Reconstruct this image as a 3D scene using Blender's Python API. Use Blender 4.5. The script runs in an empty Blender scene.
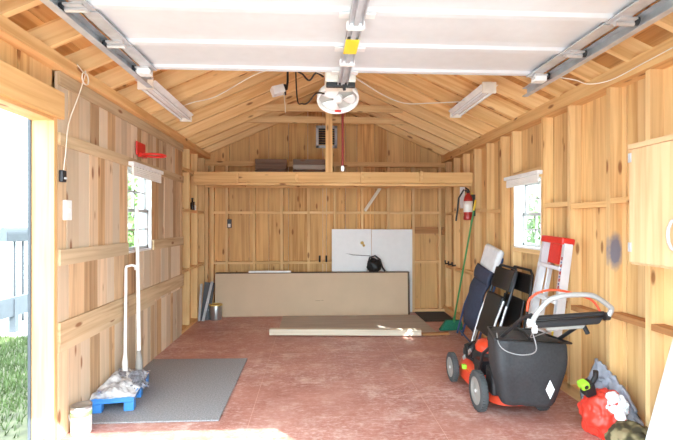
import bpy, bmesh, math, random
from mathutils import Vector, Matrix, noise
random.seed(7)
sc = bpy.context.scene
col = sc.collection
PI = math.pi
V = Vector

# ------------------------------------------------------------------ camera
FPX, HCAM = 449.0, 1.37
yaw = math.atan(24.5 / FPX)
cd = bpy.data.cameras.new('camera'); cam = bpy.data.objects.new('camera', cd); col.objects.link(cam)
cam.location = (0, 0, HCAM); cam.rotation_euler = (PI / 2, 0, -yaw)
cd.sensor_width = 36; cd.lens = FPX / 673 * 36; cd.shift_y = 2.5 / 673; cd.clip_start = 0.02; cd.clip_end = 200
sc.camera = cam

# ------------------------------------------------------------------ materials
def new_mat(name):
    m = bpy.data.materials.new(name); m.use_nodes = True
    nt = m.node_tree; b = nt.nodes['Principled BSDF']
    return m, nt, b
def srgb(r, g, b):
    f = lambda c: (c / 255 / 12.92) if c / 255 <= 0.04045 else ((c / 255 + 0.055) / 1.055) ** 2.4
    return (f(r), f(g), f(b), 1)
def plain(name, rgb, rough=0.5, metal=0.0, var=0.06, scale=12.0, bump=0.0, spec=0.5):
    m, nt, b = new_mat(name)
    N = nt.nodes.new; L = nt.links.new
    tc = N('ShaderNodeTexCoord'); no = N('ShaderNodeTexNoise'); no.inputs['Scale'].default_value = scale; no.inputs['Detail'].default_value = 4
    L(tc.outputs['Object'], no.inputs['Vector'])
    r = N('ShaderNodeValToRGB'); c = srgb(*rgb)
    r.color_ramp.elements[0].position = .3; r.color_ramp.elements[1].position = .7
    r.color_ramp.elements[0].color = tuple(max(0, x * (1 - var * 1.6)) for x in c[:3]) + (1,)
    r.color_ramp.elements[1].color = tuple(min(1, x * (1 + var)) for x in c[:3]) + (1,)
    L(no.outputs['Fac'], r.inputs[0]); L(r.outputs[0], b.inputs['Base Color'])
    b.inputs['Roughness'].default_value = rough; b.inputs['Metallic'].default_value = metal
    b.inputs['Specular IOR Level'].default_value = spec
    if bump:
        bp = N('ShaderNodeBump'); bp.inputs['Strength'].default_value = bump; bp.inputs['Distance'].default_value = .01
        L(no.outputs['Fac'], bp.inputs['Height']); L(bp.outputs[0], b.inputs['Normal'])
    return m
def wood(name, dark, light, alt, altmix=0.5, vmin=0.78, vmax=1.12, knots=True, rough=0.7, stain=None):
    m, nt, b = new_mat(name)
    N = nt.nodes.new; L = nt.links.new
    gc = N('ShaderNodeAttribute'); gc.attribute_name = 'gc'
    rn = N('ShaderNodeAttribute'); rn.attribute_name = 'rnd'
    mp = N('ShaderNodeMapping'); mp.inputs['Scale'].default_value = (1.1, 26, 26); L(gc.outputs['Vector'], mp.inputs['Vector'])
    no = N('ShaderNodeTexNoise'); no.inputs['Scale'].default_value = 1; no.inputs['Detail'].default_value = 5; no.inputs['Distortion'].default_value = .6
    L(mp.outputs[0], no.inputs['Vector'])
    r = N('ShaderNodeValToRGB'); r.color_ramp.elements[0].position = .34; r.color_ramp.elements[1].position = .60
    r.color_ramp.elements[0].color = srgb(*dark); r.color_ramp.elements[1].color = srgb(*light)
    L(no.outputs['Fac'], r.inputs[0])
    # per board tint
    m1 = N('ShaderNodeMath'); m1.operation = 'MULTIPLY'; m1.inputs[1].default_value = 7.31; L(rn.outputs['Fac'], m1.inputs[0])
    m2 = N('ShaderNodeMath'); m2.operation = 'FRACT'; L(m1.outputs[0], m2.inputs[0])
    m3 = N('ShaderNodeMath'); m3.operation = 'MULTIPLY'; m3.inputs[1].default_value = altmix; L(m2.outputs[0], m3.inputs[0])
    mx = N('ShaderNodeMixRGB'); L(m3.outputs[0], mx.inputs[0]); L(r.outputs[0], mx.inputs[1]); mx.inputs[2].default_value = srgb(*alt)
    # blotches
    mpb = N('ShaderNodeMapping'); mpb.inputs['Scale'].default_value = (1.2, 3, 3); L(gc.outputs['Vector'], mpb.inputs['Vector'])
    nb = N('ShaderNodeTexNoise'); nb.inputs['Scale'].default_value = 1.3; nb.inputs['Detail'].default_value = 3; L(mpb.outputs[0], nb.inputs['Vector'])
    mr = N('ShaderNodeMapRange'); mr.inputs['To Min'].default_value = .84; mr.inputs['To Max'].default_value = 1.14; L(nb.outputs['Fac'], mr.inputs['Value'])
    mr2 = N('ShaderNodeMapRange'); mr2.inputs['To Min'].default_value = vmin; mr2.inputs['To Max'].default_value = vmax; L(rn.outputs['Fac'], mr2.inputs['Value'])
    mm = N('ShaderNodeMath'); mm.operation = 'MULTIPLY'; L(mr.outputs[0], mm.inputs[0]); L(mr2.outputs[0], mm.inputs[1])
    hs = N('ShaderNodeHueSaturation'); L(mm.outputs[0], hs.inputs['Value']); L(mx.outputs[0], hs.inputs['Color'])
    out = hs.outputs[0]
    if knots:
        mk = N('ShaderNodeMapping'); mk.inputs['Scale'].default_value = (2.6, 8, 8); L(gc.outputs['Vector'], mk.inputs['Vector'])
        vo = N('ShaderNodeTexVoronoi'); vo.inputs['Scale'].default_value = 1; L(mk.outputs[0], vo.inputs['Vector'])
        kr = N('ShaderNodeMapRange'); kr.inputs['From Min'].default_value = .08; kr.inputs['From Max'].default_value = .15
        kr.inputs['To Min'].default_value = .8; kr.inputs['To Max'].default_value = 0; L(vo.outputs['Distance'], kr.inputs['Value'])
        mk2 = N('ShaderNodeMixRGB'); L(kr.outputs[0], mk2.inputs[0]); L(out, mk2.inputs[1]); mk2.inputs[2].default_value = srgb(128, 76, 40)
        out = mk2.outputs[0]
    if stain:                                             # a sprayed patch of paint with a shape of its own
        g = N('ShaderNodeNewGeometry'); sp = N('ShaderNodeSeparateXYZ'); L(g.outputs['Position'], sp.inputs[0])
        z0, hz = stain['z'], stain['hz']
        a = N('ShaderNodeMath'); a.operation = 'SUBTRACT'; L(sp.outputs['Z'], a.inputs[0]); a.inputs[1].default_value = z0
        a2 = N('ShaderNodeMath'); a2.operation = 'DIVIDE'; L(a.outputs[0], a2.inputs[0]); a2.inputs[1].default_value = hz
        bx = N('ShaderNodeMath'); bx.operation = 'SUBTRACT'; L(sp.outputs['X'], bx.inputs[0]); bx.inputs[1].default_value = stain['x']
        b2 = N('ShaderNodeMath'); b2.operation = 'DIVIDE'; L(bx.outputs[0], b2.inputs[0]); b2.inputs[1].default_value = stain['hx']
        cv = N('ShaderNodeCombineXYZ'); L(a2.outputs[0], cv.inputs[0]); L(b2.outputs[0], cv.inputs[1])
        ln = N('ShaderNodeVectorMath'); ln.operation = 'LENGTH'; L(cv.outputs[0], ln.inputs[0])
        sn = N('ShaderNodeTexNoise'); sn.inputs['Scale'].default_value = 30; L(g.outputs['Position'], sn.inputs['Vector'])
        ad = N('ShaderNodeMath'); ad.operation = 'MULTIPLY_ADD'; L(sn.outputs['Fac'], ad.inputs[0]); ad.inputs[1].default_value = .35; L(ln.outputs['Value'], ad.inputs[2])
        sr = N('ShaderNodeMapRange'); sr.inputs['From Min'].default_value = .8; sr.inputs['From Max'].default_value = 1.35
        sr.inputs['To Min'].default_value = .9; sr.inputs['To Max'].default_value = 0; L(ad.outputs[0], sr.inputs['Value'])
        ms = N('ShaderNodeMixRGB'); L(sr.outputs[0], ms.inputs[0]); L(out, ms.inputs[1]); ms.inputs[2].default_value = srgb(104, 112, 136)
        out = ms.outputs[0]
    L(out, b.inputs['Base Color'])
    b.inputs['Roughness'].default_value = rough; b.inputs['Specular IOR Level'].default_value = .25
    bp = N('ShaderNodeBump'); bp.inputs['Strength'].default_value = .25; bp.inputs['Distance'].default_value = .004
    L(no.outputs['Fac'], bp.inputs['Height']); L(bp.outputs[0], b.inputs['Normal'])
    return m

WOODS = dict(
    siding=wood('pine_siding', (196, 146, 88), (226, 184, 124), (234, 198, 146), .6, .82, 1.06),
    stud=wood('pine_stud', (210, 164, 106), (236, 198, 140), (240, 208, 158), .5, .88, 1.06),
    clad=wood('weathered_board', (174, 134, 94), (214, 174, 128), (226, 208, 182), .95, .74, 1.10),
    rail=wood('weathered_rail', (180, 150, 112), (212, 186, 148), (206, 188, 158), .7, .9, 1.05),
    roof=wood('roof_sheathing', (192, 134, 74), (220, 168, 104), (230, 184, 124), .5, .78, 1.06),
    rafter=wood('rafter_pine', (222, 174, 112), (244, 208, 150), (247, 216, 166), .5, .9, 1.04),
    beam=wood('beam_pine', (212, 162, 104), (236, 196, 138), (228, 180, 118), .4, .92, 1.05),
    jamb=wood('jamb_pine', (200, 154, 100), (222, 180, 126), (224, 186, 136), .4, .95, 1.05),
    back=wood('back_siding', (192, 134, 76), (228, 180, 116), (238, 198, 140), .6, .8, 1.07),
    crate=wood('old_crate', (88, 66, 52), (128, 100, 82), (140, 118, 104), .6, .8, 1.1),
    brown=wood('brown_block', (156, 108, 66), (190, 138, 90), (176, 124, 76), .5, .9, 1.05, knots=False),
    pale=wood('pale_timber', (204, 188, 162), (230, 218, 196), (218, 206, 184), .5, .95, 1.05, knots=False),
    cabinet=wood('cabinet_veneer', (204, 162, 120), (222, 184, 142), (220, 180, 138), .3, .98, 1.02, knots=False, rough=.45),
    ply=wood('grey_plywood', (170, 160, 146), (196, 186, 172), (186, 174, 158), .4, .95, 1.05, knots=False),
    patch=wood('stud_with_spray_paint', (210, 164, 106), (236, 198, 140), (240, 208, 158), .3, .95, 1.0, stain=dict(z=1.175, hz=.125, x=2.074, hx=.05)),
)
W = WOODS
M = dict(
    white=plain('white_paint', (238, 238, 236), .45),
    door=plain('door_white', (212, 217, 220), .35, var=.02),
    galv=plain('galvanised', (196, 200, 204), .4, .35, .1),
    steel=plain('bright_steel', (214, 214, 214), .3, .5, .05),
    darksteel=plain('dark_steel', (70, 72, 76), .4, .6),
    black=plain('black_plastic', (34, 34, 36), .45),
    rubber=plain('tyre_rubber', (72, 72, 72), .8),
    hub=plain('grey_wheel_hub', (148, 145, 138), .5),
    red=plain('red_plastic', (214, 48, 40), .4),
    orange=plain('orange_red_paint', (226, 74, 44), .35),
    extred=plain('extinguisher_red', (170, 40, 32), .3),
    cord=plain('dark_red_cord', (128, 38, 30), .7),
    yellow=plain('yellow_label', (240, 208, 60), .5, var=.02),
    cream=plain('cream_plastic', (236, 232, 220), .4),
    card=plain('cardboard', (208, 184, 154), .8, var=.03, scale=3),
    cardedge=plain('cardboard_dark_edge', (104, 84, 66), .8),
    slate=plain('slate_board', (70, 70, 74), .6),
    blackbag=plain('black_mesh_fabric', (50, 50, 52), .65, var=.12, scale=60, bump=.15),
    navy=plain('navy_fabric', (54, 62, 82), .8, var=.1, scale=40),
    bluetube=plain('blue_metal_tube', (70, 90, 136), .3, .5),
    blackvinyl=plain('black_vinyl', (26, 25, 25), .4, spec=.4),
    headrest=plain('white_fabric', (226, 226, 226), .8),
    green=plain('green_handle', (62, 140, 74), .4),
    dkgreen=plain('green_bristles', (24, 112, 84), .7, var=.2, scale=80),
    lime=plain('lime_plastic', (164, 220, 60), .4),
    bluepl=plain('blue_plastic', (66, 140, 216), .4),
    mop=plain('grey_mop_yarn', (142, 142, 150), .9, var=.35, scale=40, bump=.5),
    mat=plain('grey_mat', (146, 142, 142), .95, var=.2, scale=90, bump=.3),
    darkmat=plain('dark_doormat', (66, 62, 60), .95, var=.2, scale=60),
    tarp=plain('grey_tarp', (150, 152, 162), .6, var=.25, scale=8, bump=.4),
    wire=plain('white_wire', (236, 228, 212), .5),
    blackwire=plain('black_wire', (40, 36, 34), .5),
    greywire=plain('grey_wire', (150, 150, 150), .4),
    orangewire=plain('orange_red_cable', (232, 84, 50), .5),
    tin=plain('tin', (186, 186, 184), .3, .8),
    gold=plain('yellow_lid', (214, 184, 96), .4),
    label=plain('can_label', (240, 240, 232), .5),
    limelabel=plain('pale_green_label', (176, 214, 150), .5),
    housewhite=plain('white_siding', (236, 238, 240), .7),
    greyrail=plain('blue_grey_paint', (70, 74, 79), .6),
    mailbox=plain('grey_mailbox_metal', (54, 57, 60), .5, .1),
    concrete=plain('concrete', (168, 166, 162), .9, var=.08, scale=3),
    gravel=plain('pale_gravel', (210, 204, 194), .95, var=.15, scale=14),
    soil=plain('soil', (96, 94, 68), .95, var=.25, scale=9),
    grass=plain('grass_blade', (82, 98, 50), .7, var=.35, scale=3),
    leaf=plain('leaf', (122, 150, 88), .7, var=.3, scale=3),
    bark=plain('bark', (96, 78, 62), .9),
    ladder=plain('ladder_aluminium', (226, 226, 228), .4, .2, .04),
    sheetwhite=plain('white_sheet', (238, 238, 236), .5, var=.015),
    roofgrey=plain('house_roof', (150, 148, 148), .8),
    shade=plain('white_blind_fabric', (240, 238, 232), .8, var=.03),
    alu=plain('brushed_aluminium', (176, 176, 174), .4, .3, .05),
    sash=plain('shaded_white_sash', (190, 192, 192), .6),  # white sash darkened in its base colour to read shaded against bright panes
    fangrey=plain('grey_fan_dish', (186, 184, 178), .5),
    panelgrey=plain('off_white_panel', (204, 206, 208), .5, var=.02),
    bottle=plain('brown_bottle', (52, 38, 30), .25),
)
def floor_mat():
    m, nt, b = new_mat('red_painted_floor'); N = nt.nodes.new; L = nt.links.new
    tc = N('ShaderNodeTexCoord')
    n1 = N('ShaderNodeTexNoise'); n1.inputs['Scale'].default_value = 2.2; n1.inputs['Detail'].default_value = 6; L(tc.outputs['Object'], n1.inputs['Vector'])
    r1 = N('ShaderNodeValToRGB'); r1.color_ramp.elements[0].position = .3; r1.color_ramp.elements[1].position = .72
    r1.color_ramp.elements[0].color = srgb(160, 98, 84); r1.color_ramp.elements[1].color = srgb(190, 132, 116); L(n1.outputs['Fac'], r1.inputs[0])
    def scuff(scale, lo, hi, amt, det=8):
        mp = N('ShaderNodeMapping'); mp.inputs['Scale'].default_value = scale; L(tc.outputs['Object'], mp.inputs['Vector'])
        n = N('ShaderNodeTexNoise'); n.inputs['Scale'].default_value = 1; n.inputs['Detail'].default_value = det; n.inputs['Roughness'].default_value = .7; L(mp.outputs[0], n.inputs['Vector'])
        k = N('ShaderNodeMapRange'); k.inputs['From Min'].default_value = lo; k.inputs['From Max'].default_value = hi; k.inputs['To Max'].default_value = amt; L(n.outputs['Fac'], k.inputs['Value'])
        return k.outputs[0]
    prev = r1.outputs[0]
    big = scuff((1.0, 1.6, 1), .40, .66, 1.0, 3)
    for sc_, lo, hi, am, c in (((3, 9, 3), .48, .72, .6, (212, 168, 156)), ((16, 34, 20), .5, .7, .85, (222, 192, 182)), ((5, 4, 3), .52, .7, .6, (226, 200, 190)), ((40, 60, 30), .5, .7, .5, (226, 204, 196))):
        k = scuff(sc_, lo, hi, am)
        mu = N('ShaderNodeMath'); mu.operation = 'MULTIPLY'; L(k, mu.inputs[0]); L(big, mu.inputs[1])
        ad = N('ShaderNodeMath'); ad.operation = 'MULTIPLY_ADD'; L(k, ad.inputs[0]); ad.inputs[1].default_value = .5; L(mu.outputs[0], ad.inputs[2])
        mx = N('ShaderNodeMixRGB'); mx.use_clamp = True; L(ad.outputs[0], mx.inputs[0]); L(prev, mx.inputs[1]); mx.inputs[2].default_value = srgb(*c); prev = mx.outputs[0]
    L(prev, b.inputs['Base Color']); b.inputs['Roughness'].default_value = .42; b.inputs['Specular IOR Level'].default_value = .4
    return m
M['floor'] = floor_mat()
M['seam'] = plain('bare_plywood_edge', (214, 176, 160), .8)
def glass_mat():
    m, nt, b = new_mat('window_glass'); N = nt.nodes.new; L = nt.links.new
    nt.nodes.remove(b); o = nt.nodes['Material Output']
    t = N('ShaderNodeBsdfTransparent'); t.inputs[0].default_value = (.94, .96, .96, 1)
    g = N('ShaderNodeBsdfGlossy'); g.inputs['Roughness'].default_value = .02
    lw = N('ShaderNodeLayerWeight'); lw.inputs[0].default_value = .5; f2 = N('ShaderNodeMath'); f2.operation = 'POWER'; L(lw.outputs['Facing'], f2.inputs[0]); f2.inputs[1].default_value = 4
    f = N('ShaderNodeMath'); f.operation = 'MULTIPLY_ADD'; L(f2.outputs[0], f.inputs[0]); f.inputs[1].default_value = .6; f.inputs[2].default_value = .04
    x = N('ShaderNodeMixShader'); L(f.outputs[0], x.inputs[0]); L(t.outputs[0], x.inputs[1]); L(g.outputs[0], x.inputs[2]); L(x.outputs[0], o.inputs[0])
    return m
M['glass'] = glass_mat()
def film_mat():
    m, nt, b = new_mat('clear_plastic_film'); N = nt.nodes.new; L = nt.links.new
    nt.nodes.remove(b); o = nt.nodes['Material Output']
    t = N('ShaderNodeBsdfTransparent'); d = N('ShaderNodeBsdfPrincipled'); d.inputs['Base Color'].default_value = (.86, .86, .86, 1); d.inputs['Roughness'].default_value = .25
    n = N('ShaderNodeTexNoise'); n.inputs['Scale'].default_value = 14; tc = N('ShaderNodeTexCoord'); L(tc.outputs['Object'], n.inputs['Vector'])
    k = N('ShaderNodeMapRange'); k.inputs['From Min'].default_value = .35; k.inputs['From Max'].default_value = .65; k.inputs['To Min'].default_value = .3; k.inputs['To Max'].default_value = .9; L(n.outputs['Fac'], k.inputs['Value'])
    x = N('ShaderNodeMixShader'); L(k.outputs[0], x.inputs[0]); L(t.outputs[0], x.inputs[1]); L(d.outputs[0], x.inputs[2]); L(x.outputs[0], o.inputs[0])
    return m
M['film'] = film_mat()
def two_tone(name, c1, c2, scale, lo, hi, rough=.5, c3=None):
    m, nt, b = new_mat(name); N = nt.nodes.new; L = nt.links.new
    tc = N('ShaderNodeTexCoord'); n = N('ShaderNodeTexNoise'); n.inputs['Scale'].default_value = scale; n.inputs['Detail'].default_value = 1
    L(tc.outputs['Object'], n.inputs['Vector']); r = N('ShaderNodeValToRGB'); L(n.outputs['Fac'], r.inputs[0])
    e = r.color_ramp.elements; e[0].position = lo; e[1].position = hi; e[0].color = srgb(*c1); e[1].color = srgb(*c2)
    if c3: k = r.color_ramp.elements.new((lo + hi) / 2); k.color = srgb(*c3)
    L(r.outputs[0], b.inputs['Base Color']); b.inputs['Roughness'].default_value = rough
    return m
M['camo'] = two_tone('camouflage_cloth', (66, 58, 40), (138, 124, 92), 16, .42, .58, .9, (98, 88, 58))

# ------------------------------------------------------------------ mesh builder
def smooth(pts, sub=6):
    P = [V(p) for p in pts]; out = []
    for i in range(len(P) - 1):
        p0 = P[max(i - 1, 0)]; p1, p2 = P[i], P[i + 1]; p3 = P[min(i + 2, len(P) - 1)]
        for j in range(sub):
            t = j / sub; out.append(.5 * ((2 * p1) + (p2 - p0) * t + (2 * p0 - 5 * p1 + 4 * p2 - p3) * t * t + (3 * p1 - p0 - 3 * p2 + p3) * t ** 3))
    return out + [P[-1]]
class MB:
    def __init__(s, mat=None):
        s.v = []; s.f = []; s.gc = []; s.rn = []; s.sm = []; s.M = mat
    def _add(s, vs, fs, gc=None, rn=None, smooth=False):
        n = len(s.v); rn = random.random() if rn is None else rn
        for i, p in enumerate(vs):
            p = V(p)
            s.gc.append(tuple(gc[i]) if gc else tuple(p))
            s.v.append(s.M @ p if s.M else p); s.rn.append(rn)
        for f in fs: s.f.append([n + i for i in f]); s.sm.append(smooth)
        return s
    def hexa(s, P8, axis=2, rn=None):
        o = V((random.uniform(0, 50), random.uniform(0, 50), random.uniform(0, 50)))
        gc = []
        for p in P8:
            p = V(p); c = [p[axis], p[(axis + 1) % 3], p[(axis + 2) % 3]]; gc.append(V(c) + o)
        return s._add(P8, [(0, 3, 2, 1), (4, 5, 6, 7), (0, 1, 5, 4), (1, 2, 6, 5), (2, 3, 7, 6), (3, 0, 4, 7)], gc, rn)
    def box(s, a, b, axis=None, rn=None):
        x0, x1 = sorted((a[0], b[0])); y0, y1 = sorted((a[1], b[1])); z0, z1 = sorted((a[2], b[2]))
        if axis is None:
            d = (x1 - x0, y1 - y0, z1 - z0); axis = d.index(max(d))
        return s.hexa([(x0, y0, z0), (x1, y0, z0), (x1, y1, z0), (x0, y1, z0), (x0, y0, z1), (x1, y0, z1), (x1, y1, z1), (x0, y1, z1)], axis, rn)
    def bar(s, p0, p1, w, h, up=(0, 0, 1), rn=None):
        p0, p1 = V(p0), V(p1); d = (p1 - p0).normalized(); up = V(up)
        sd = d.cross(up).normalized(); u = sd.cross(d).normalized()
        L = (p1 - p0).length; o = V((random.uniform(0, 50), random.uniform(0, 50), random.uniform(0, 50)))
        vs = []; gc = []
        for t, p in ((0, p0), (L, p1)):
            for a, c in ((-1, -1), (1, -1), (1, 1), (-1, 1)):
                vs.append(p + sd * a * w / 2 + u * c * h / 2); gc.append(o + V((t, a * w / 2, c * h / 2)))
        return s._add(vs, [(0, 1, 2, 3), (4, 7, 6, 5), (0, 4, 5, 1), (1, 5, 6, 2), (2, 6, 7, 3), (3, 7, 4, 0)], gc, rn)
    def tube(s, pts, r, n=10, cap=True):
        pts = [V(p) for p in pts]; rs = r if isinstance(r, (list, tuple)) else [r] * len(pts)
        vs = []; fs = []; prev = None
        for i, p in enumerate(pts):
            d = (pts[min(i + 1, len(pts) - 1)] - pts[max(i - 1, 0)]).normalized()
            if prev is None:
                a = d.orthogonal().normalized()
            else:
                a = (prev - d * prev.dot(d)); a = a.normalized() if a.length > 1e-6 else d.orthogonal().normalized()
            prev = a; b = d.cross(a)
            for k in range(n):
                t = 2 * PI * k / n; vs.append(p + (a * math.cos(t) + b * math.sin(t)) * rs[i])
        for i in range(len(pts) - 1):
            for k in range(n):
                fs.append((i * n + k, i * n + (k + 1) % n, (i + 1) * n + (k + 1) % n, (i + 1) * n + k))
        s._add(vs, fs, smooth=True)
        if cap:
            m = len(pts) - 1
            s._add(vs[:n], [tuple(range(n - 1, -1, -1))]); s._add(vs[m * n:], [tuple(range(n))])
        return s
    def lathe(s, prof, c, axis=(0, 0, 1), n=32, smooth=True):     # prof: list of (radius, height)
        c = V(c); ax = V(axis).normalized(); a = ax.orthogonal().normalized(); b = ax.cross(a)
        vs = []; fs = []
        for r, h in prof:
            for k in range(n):
                t = 2 * PI * k / n; vs.append(c + ax * h + (a * math.cos(t) + b * math.sin(t)) * max(r, 1e-4))
        for i in range(len(prof) - 1):
            for k in range(n):
                fs.append((i * n + k, i * n + (k + 1) % n, (i + 1) * n + (k + 1) % n, (i + 1) * n + k))
        return s._add(vs, fs, smooth=smooth)
    def prism(s, poly, d):                                        # extrude a polygon of 3-D points by vector d
        n = len(poly); d = V(d); vs = [V(p) for p in poly] + [V(p) + d for p in poly]
        return s._add(vs, [tuple(range(n - 1, -1, -1)), tuple(range(n, 2 * n))] + [(i, (i + 1) % n, n + (i + 1) % n, n + i) for i in range(n)])
    def blob(s, c, rad, amp=.15, freq=3, seed=0, sub=4, zmin=None):
        bm = bmesh.new(); bmesh.ops.create_icosphere(bm, subdivisions=sub, radius=1)
        c = V(c); vs = []
        for v in bm.verts:
            p = v.co.copy(); k = 1 + amp * noise.noise(p * freq + V((seed, seed * 1.7, 0))) + amp * .5 * noise.noise(p * freq * 2.7 + V((0, seed, 3)))
            q = V((p.x * rad[0], p.y * rad[1], p.z * rad[2])) * k + c
            if zmin is not None and q.z < zmin: q.z = zmin + (q.z - zmin) * .02
            vs.append(q)
        fs = [[v.index for v in f.verts] for f in bm.faces]; bm.free()
        return s._add(vs, fs, smooth=True)
    def grid(s, fn, nu, nv, thick=0.0, smooth=True):
        vs = [V(fn(i / nu, j / nv)) for j in range(nv + 1) for i in range(nu + 1)]
        fs = [(j * (nu + 1) + i, j * (nu + 1) + i + 1, (j + 1) * (nu + 1) + i + 1, (j + 1) * (nu + 1) + i) for j in range(nv) for i in range(nu)]
        return s._add(vs, fs, smooth=smooth)
    def build(s, name, mat, parent=None, origin=None, bevel=0, solid=0, seg=2):
        me = bpy.data.meshes.new(name)
        if parent is not None: o0 = world_of(parent)
        elif origin is not None: o0 = V(origin)
        else:
            xs = [p.x for p in s.v]; ys = [p.y for p in s.v]; zs = [p.z for p in s.v]
            o0 = V(((min(xs) + max(xs)) / 2, (min(ys) + max(ys)) / 2, min(zs)))
        sub = o0
        if parent is not None: pass
        me.from_pydata([p - sub for p in s.v], [], s.f)
        at = me.attributes.new('gc', 'FLOAT_VECTOR', 'POINT'); at.data.foreach_set('vector', [c for g in s.gc for c in g])
        at = me.attributes.new('rnd', 'FLOAT', 'POINT'); at.data.foreach_set('value', s.rn)
        me.polygons.foreach_set('use_smooth', s.sm)
        me.materials.append(mat); me.update()
        bm = bmesh.new(); bm.from_mesh(me); bmesh.ops.recalc_face_normals(bm, faces=bm.faces); bm.to_mesh(me); bm.free()
        o = bpy.data.objects.new(name, me); col.objects.link(o)
        if parent is not None: o.parent = parent
        else: o.location = o0
        if solid:
            md = o.modifiers.new('thickness', 'SOLIDIFY'); md.thickness = solid; md.offset = 0
        if bevel:
            md = o.modifiers.new('edge', 'BEVEL'); md.width = bevel; md.segments = seg; md.limit_method = 'ANGLE'; md.angle_limit = .7
        return o
def world_of(o):
    w = V((0, 0, 0))
    while o is not None: w = w + V(o.location); o = o.parent
    return w
def tag(o, label, cat, group=None, kind=None):
    o['label'] = label; o['category'] = cat
    if group: o['group'] = group
    if kind: o['kind'] = kind
    return o
def thing(name, label, cat, loc, group=None):
    o = bpy.data.objects.new(name, None); o.empty_display_size = .1; col.objects.link(o); o.location = loc
    return tag(o, label, cat, group)
def struct(o, label=None):
    o['kind'] = 'structure'
    if label: o['label'] = label; o['category'] = label.split()[-1]
    return o

# ------------------------------------------------------------------ room dimensions (metres)
XL, XR, YF, YB = -1.59, 2.036, 1.05, 6.80           # inner stud faces
XLo, XRo, YBo = -1.68, 2.126, 6.89                  # inner faces of the siding
RX, RZW, SL = 0.223, 2.37, 0.447                    # ridge x, rafter underside at the wall, slope
PZ0, PZ1 = 2.325, 2.40                              # top plate
def roofz(x): return RZW + SL * (RX - XL - abs(x - RX))

def planks(mb, u0, u1, z0, z1, holes, put, wmin, wmax, ztop=None):
    """boards standing upright between u0 and u1; put(mb, ua, ub, za, zb, zb_left, zb_right)"""
    edges = [u0]; cuts = sorted([h for q in holes for h in q[:2]] + [u1] + ([RX] if ztop else []))
    while edges[-1] < u1 - 1e-6:
        e = edges[-1]; nx = e + random.uniform(wmin, wmax)
        c = [k for k in cuts if e + 1e-6 < k]
        if c and (nx > c[0] - .05): nx = c[0]
        edges.append(min(nx, u1))
    for a, b in zip(edges, edges[1:]):
        if b - a < .004: continue
        rn = random.random()
        spans = [(z0, None)]
        for h in holes:
            if a >= h[0] - 1e-6 and b <= h[1] + 1e-6: spans = [(z0, h[2]), (h[3], None)]
        for za, zb in spans:
            if zb is None:
                l, r = (ztop(a), ztop(b)) if ztop else (z1, z1)
            else: l = r = zb
            if min(l, r) - za > .01: put(mb, a + .002, b - .002, za, l, r, rn)

def put_x(x0, x1):
    def f(mb, a, b, za, l, r, rn):
        j = random.uniform(-.003, .003)
        mb.hexa([(x0 + j, a, za), (x1 + j, a, za), (x1 + j, b, za), (x0 + j, b, za), (x0 + j, a, l), (x1 + j, a, l), (x1 + j, b, r), (x0 + j, b, r)], 2, rn)
    return f
def put_y(y0, y1):
    def f(mb, a, b, za, l, r, rn):
        j = random.uniform(-.003, .003)
        mb.hexa([(a, y0 + j, za), (b, y0 + j, za), (b, y1 + j, za), (a, y1 + j, za), (a, y0 + j, l), (b, y0 + j, r), (b, y1 + j, r), (a, y1 + j, l)], 2, rn)
    return f

# ---- floor: painted sheets with narrow gaps, over a bare base
fb = MB()
for (xa, xb, ys) in ((-1.70, -.43, (1.0, 1.2, 3.5, 5.9, 6.92)), (-.43, .86, (1.0, 2.2, 4.62, 6.92)), (.86, 2.15, (1.0, 1.3, 3.72, 6.1, 6.92))):
    for ya, yb in zip(ys, ys[1:]): fb.box((xa + .002, ya + .002, -.03), (xb - .002, yb - .002, 0))
floor = struct(fb.build('floor', M['floor'], origin=(0, 0, 0)))
MB().box((-1.72, .98, -.06), (2.17, 6.94, -.0012)).build('subfloor', M['seam'], floor)

def sheath(w, boxes):
    k = MB()
    for a, b in boxes: k.box(a, b)
    return k.build('outer_cladding', M['housewhite'], w)
# ---- left wall
DOOR_Y0, DOOR_Y1, DOOR_Z = 1.75, 2.895, 2.02
WL = (3.97, 4.56, 1.10, 1.86)
CL = 5.60                                            # the inner boarding ends here
mb = MB()
planks(mb, YF, YBo + .02, -.05, 2.42, [(DOOR_Y0, DOOR_Y1, -.05, DOOR_Z), WL], put_x(XLo - .02, XLo), .2, .3)
planks(mb, YF, DOOR_Y1, DOOR_Z + .16, PZ0, [], put_x(XL - .05, XL - .03), .09, .2)
wall_l = struct(mb.build('wall_left', W['siding'], origin=(XL, 4, 0)))
mb = MB()
hz = [.568, .736, 1.097, 1.198, 1.855, 1.931, PZ0 - .005]
zz = [0.0, .568, 1.14, 1.89, PZ0 - .005]
for za, zb in zip(zz, zz[1:]):
    planks(mb, DOOR_Y1 + .01, CL, za, zb, [WL] if WL[2] - .1 < zb and WL[3] > za and False else [], put_x(XL - .02, XL), .08, .16) if not (zb > WL[2] and za < WL[3]) else \
        planks(mb, DOOR_Y1 + .01, CL, za, zb, [(WL[0], WL[1], max(za, WL[2]) if WL[2] > za else za, min(zb, WL[3]))], put_x(XL - .02, XL), .10, .2)
a_, b_ = XLo - .045, XLo - .024
sheath(wall_l, [((a_, YF, -.05), (b_, DOOR_Y0, 2.42)), ((a_, DOOR_Y0, DOOR_Z), (b_, DOOR_Y1, 2.42)), ((a_, DOOR_Y1, -.05), (b_, WL[0], 2.42)), ((a_, WL[0], -.05), (b_, WL[1], WL[2])), ((a_, WL[0], WL[3]), (b_, WL[1], 2.42)), ((a_, WL[1], -.05), (b_, YBo + .03, 2.42))])
mb.build('inner_boarding', W['clad'], wall_l)
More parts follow.
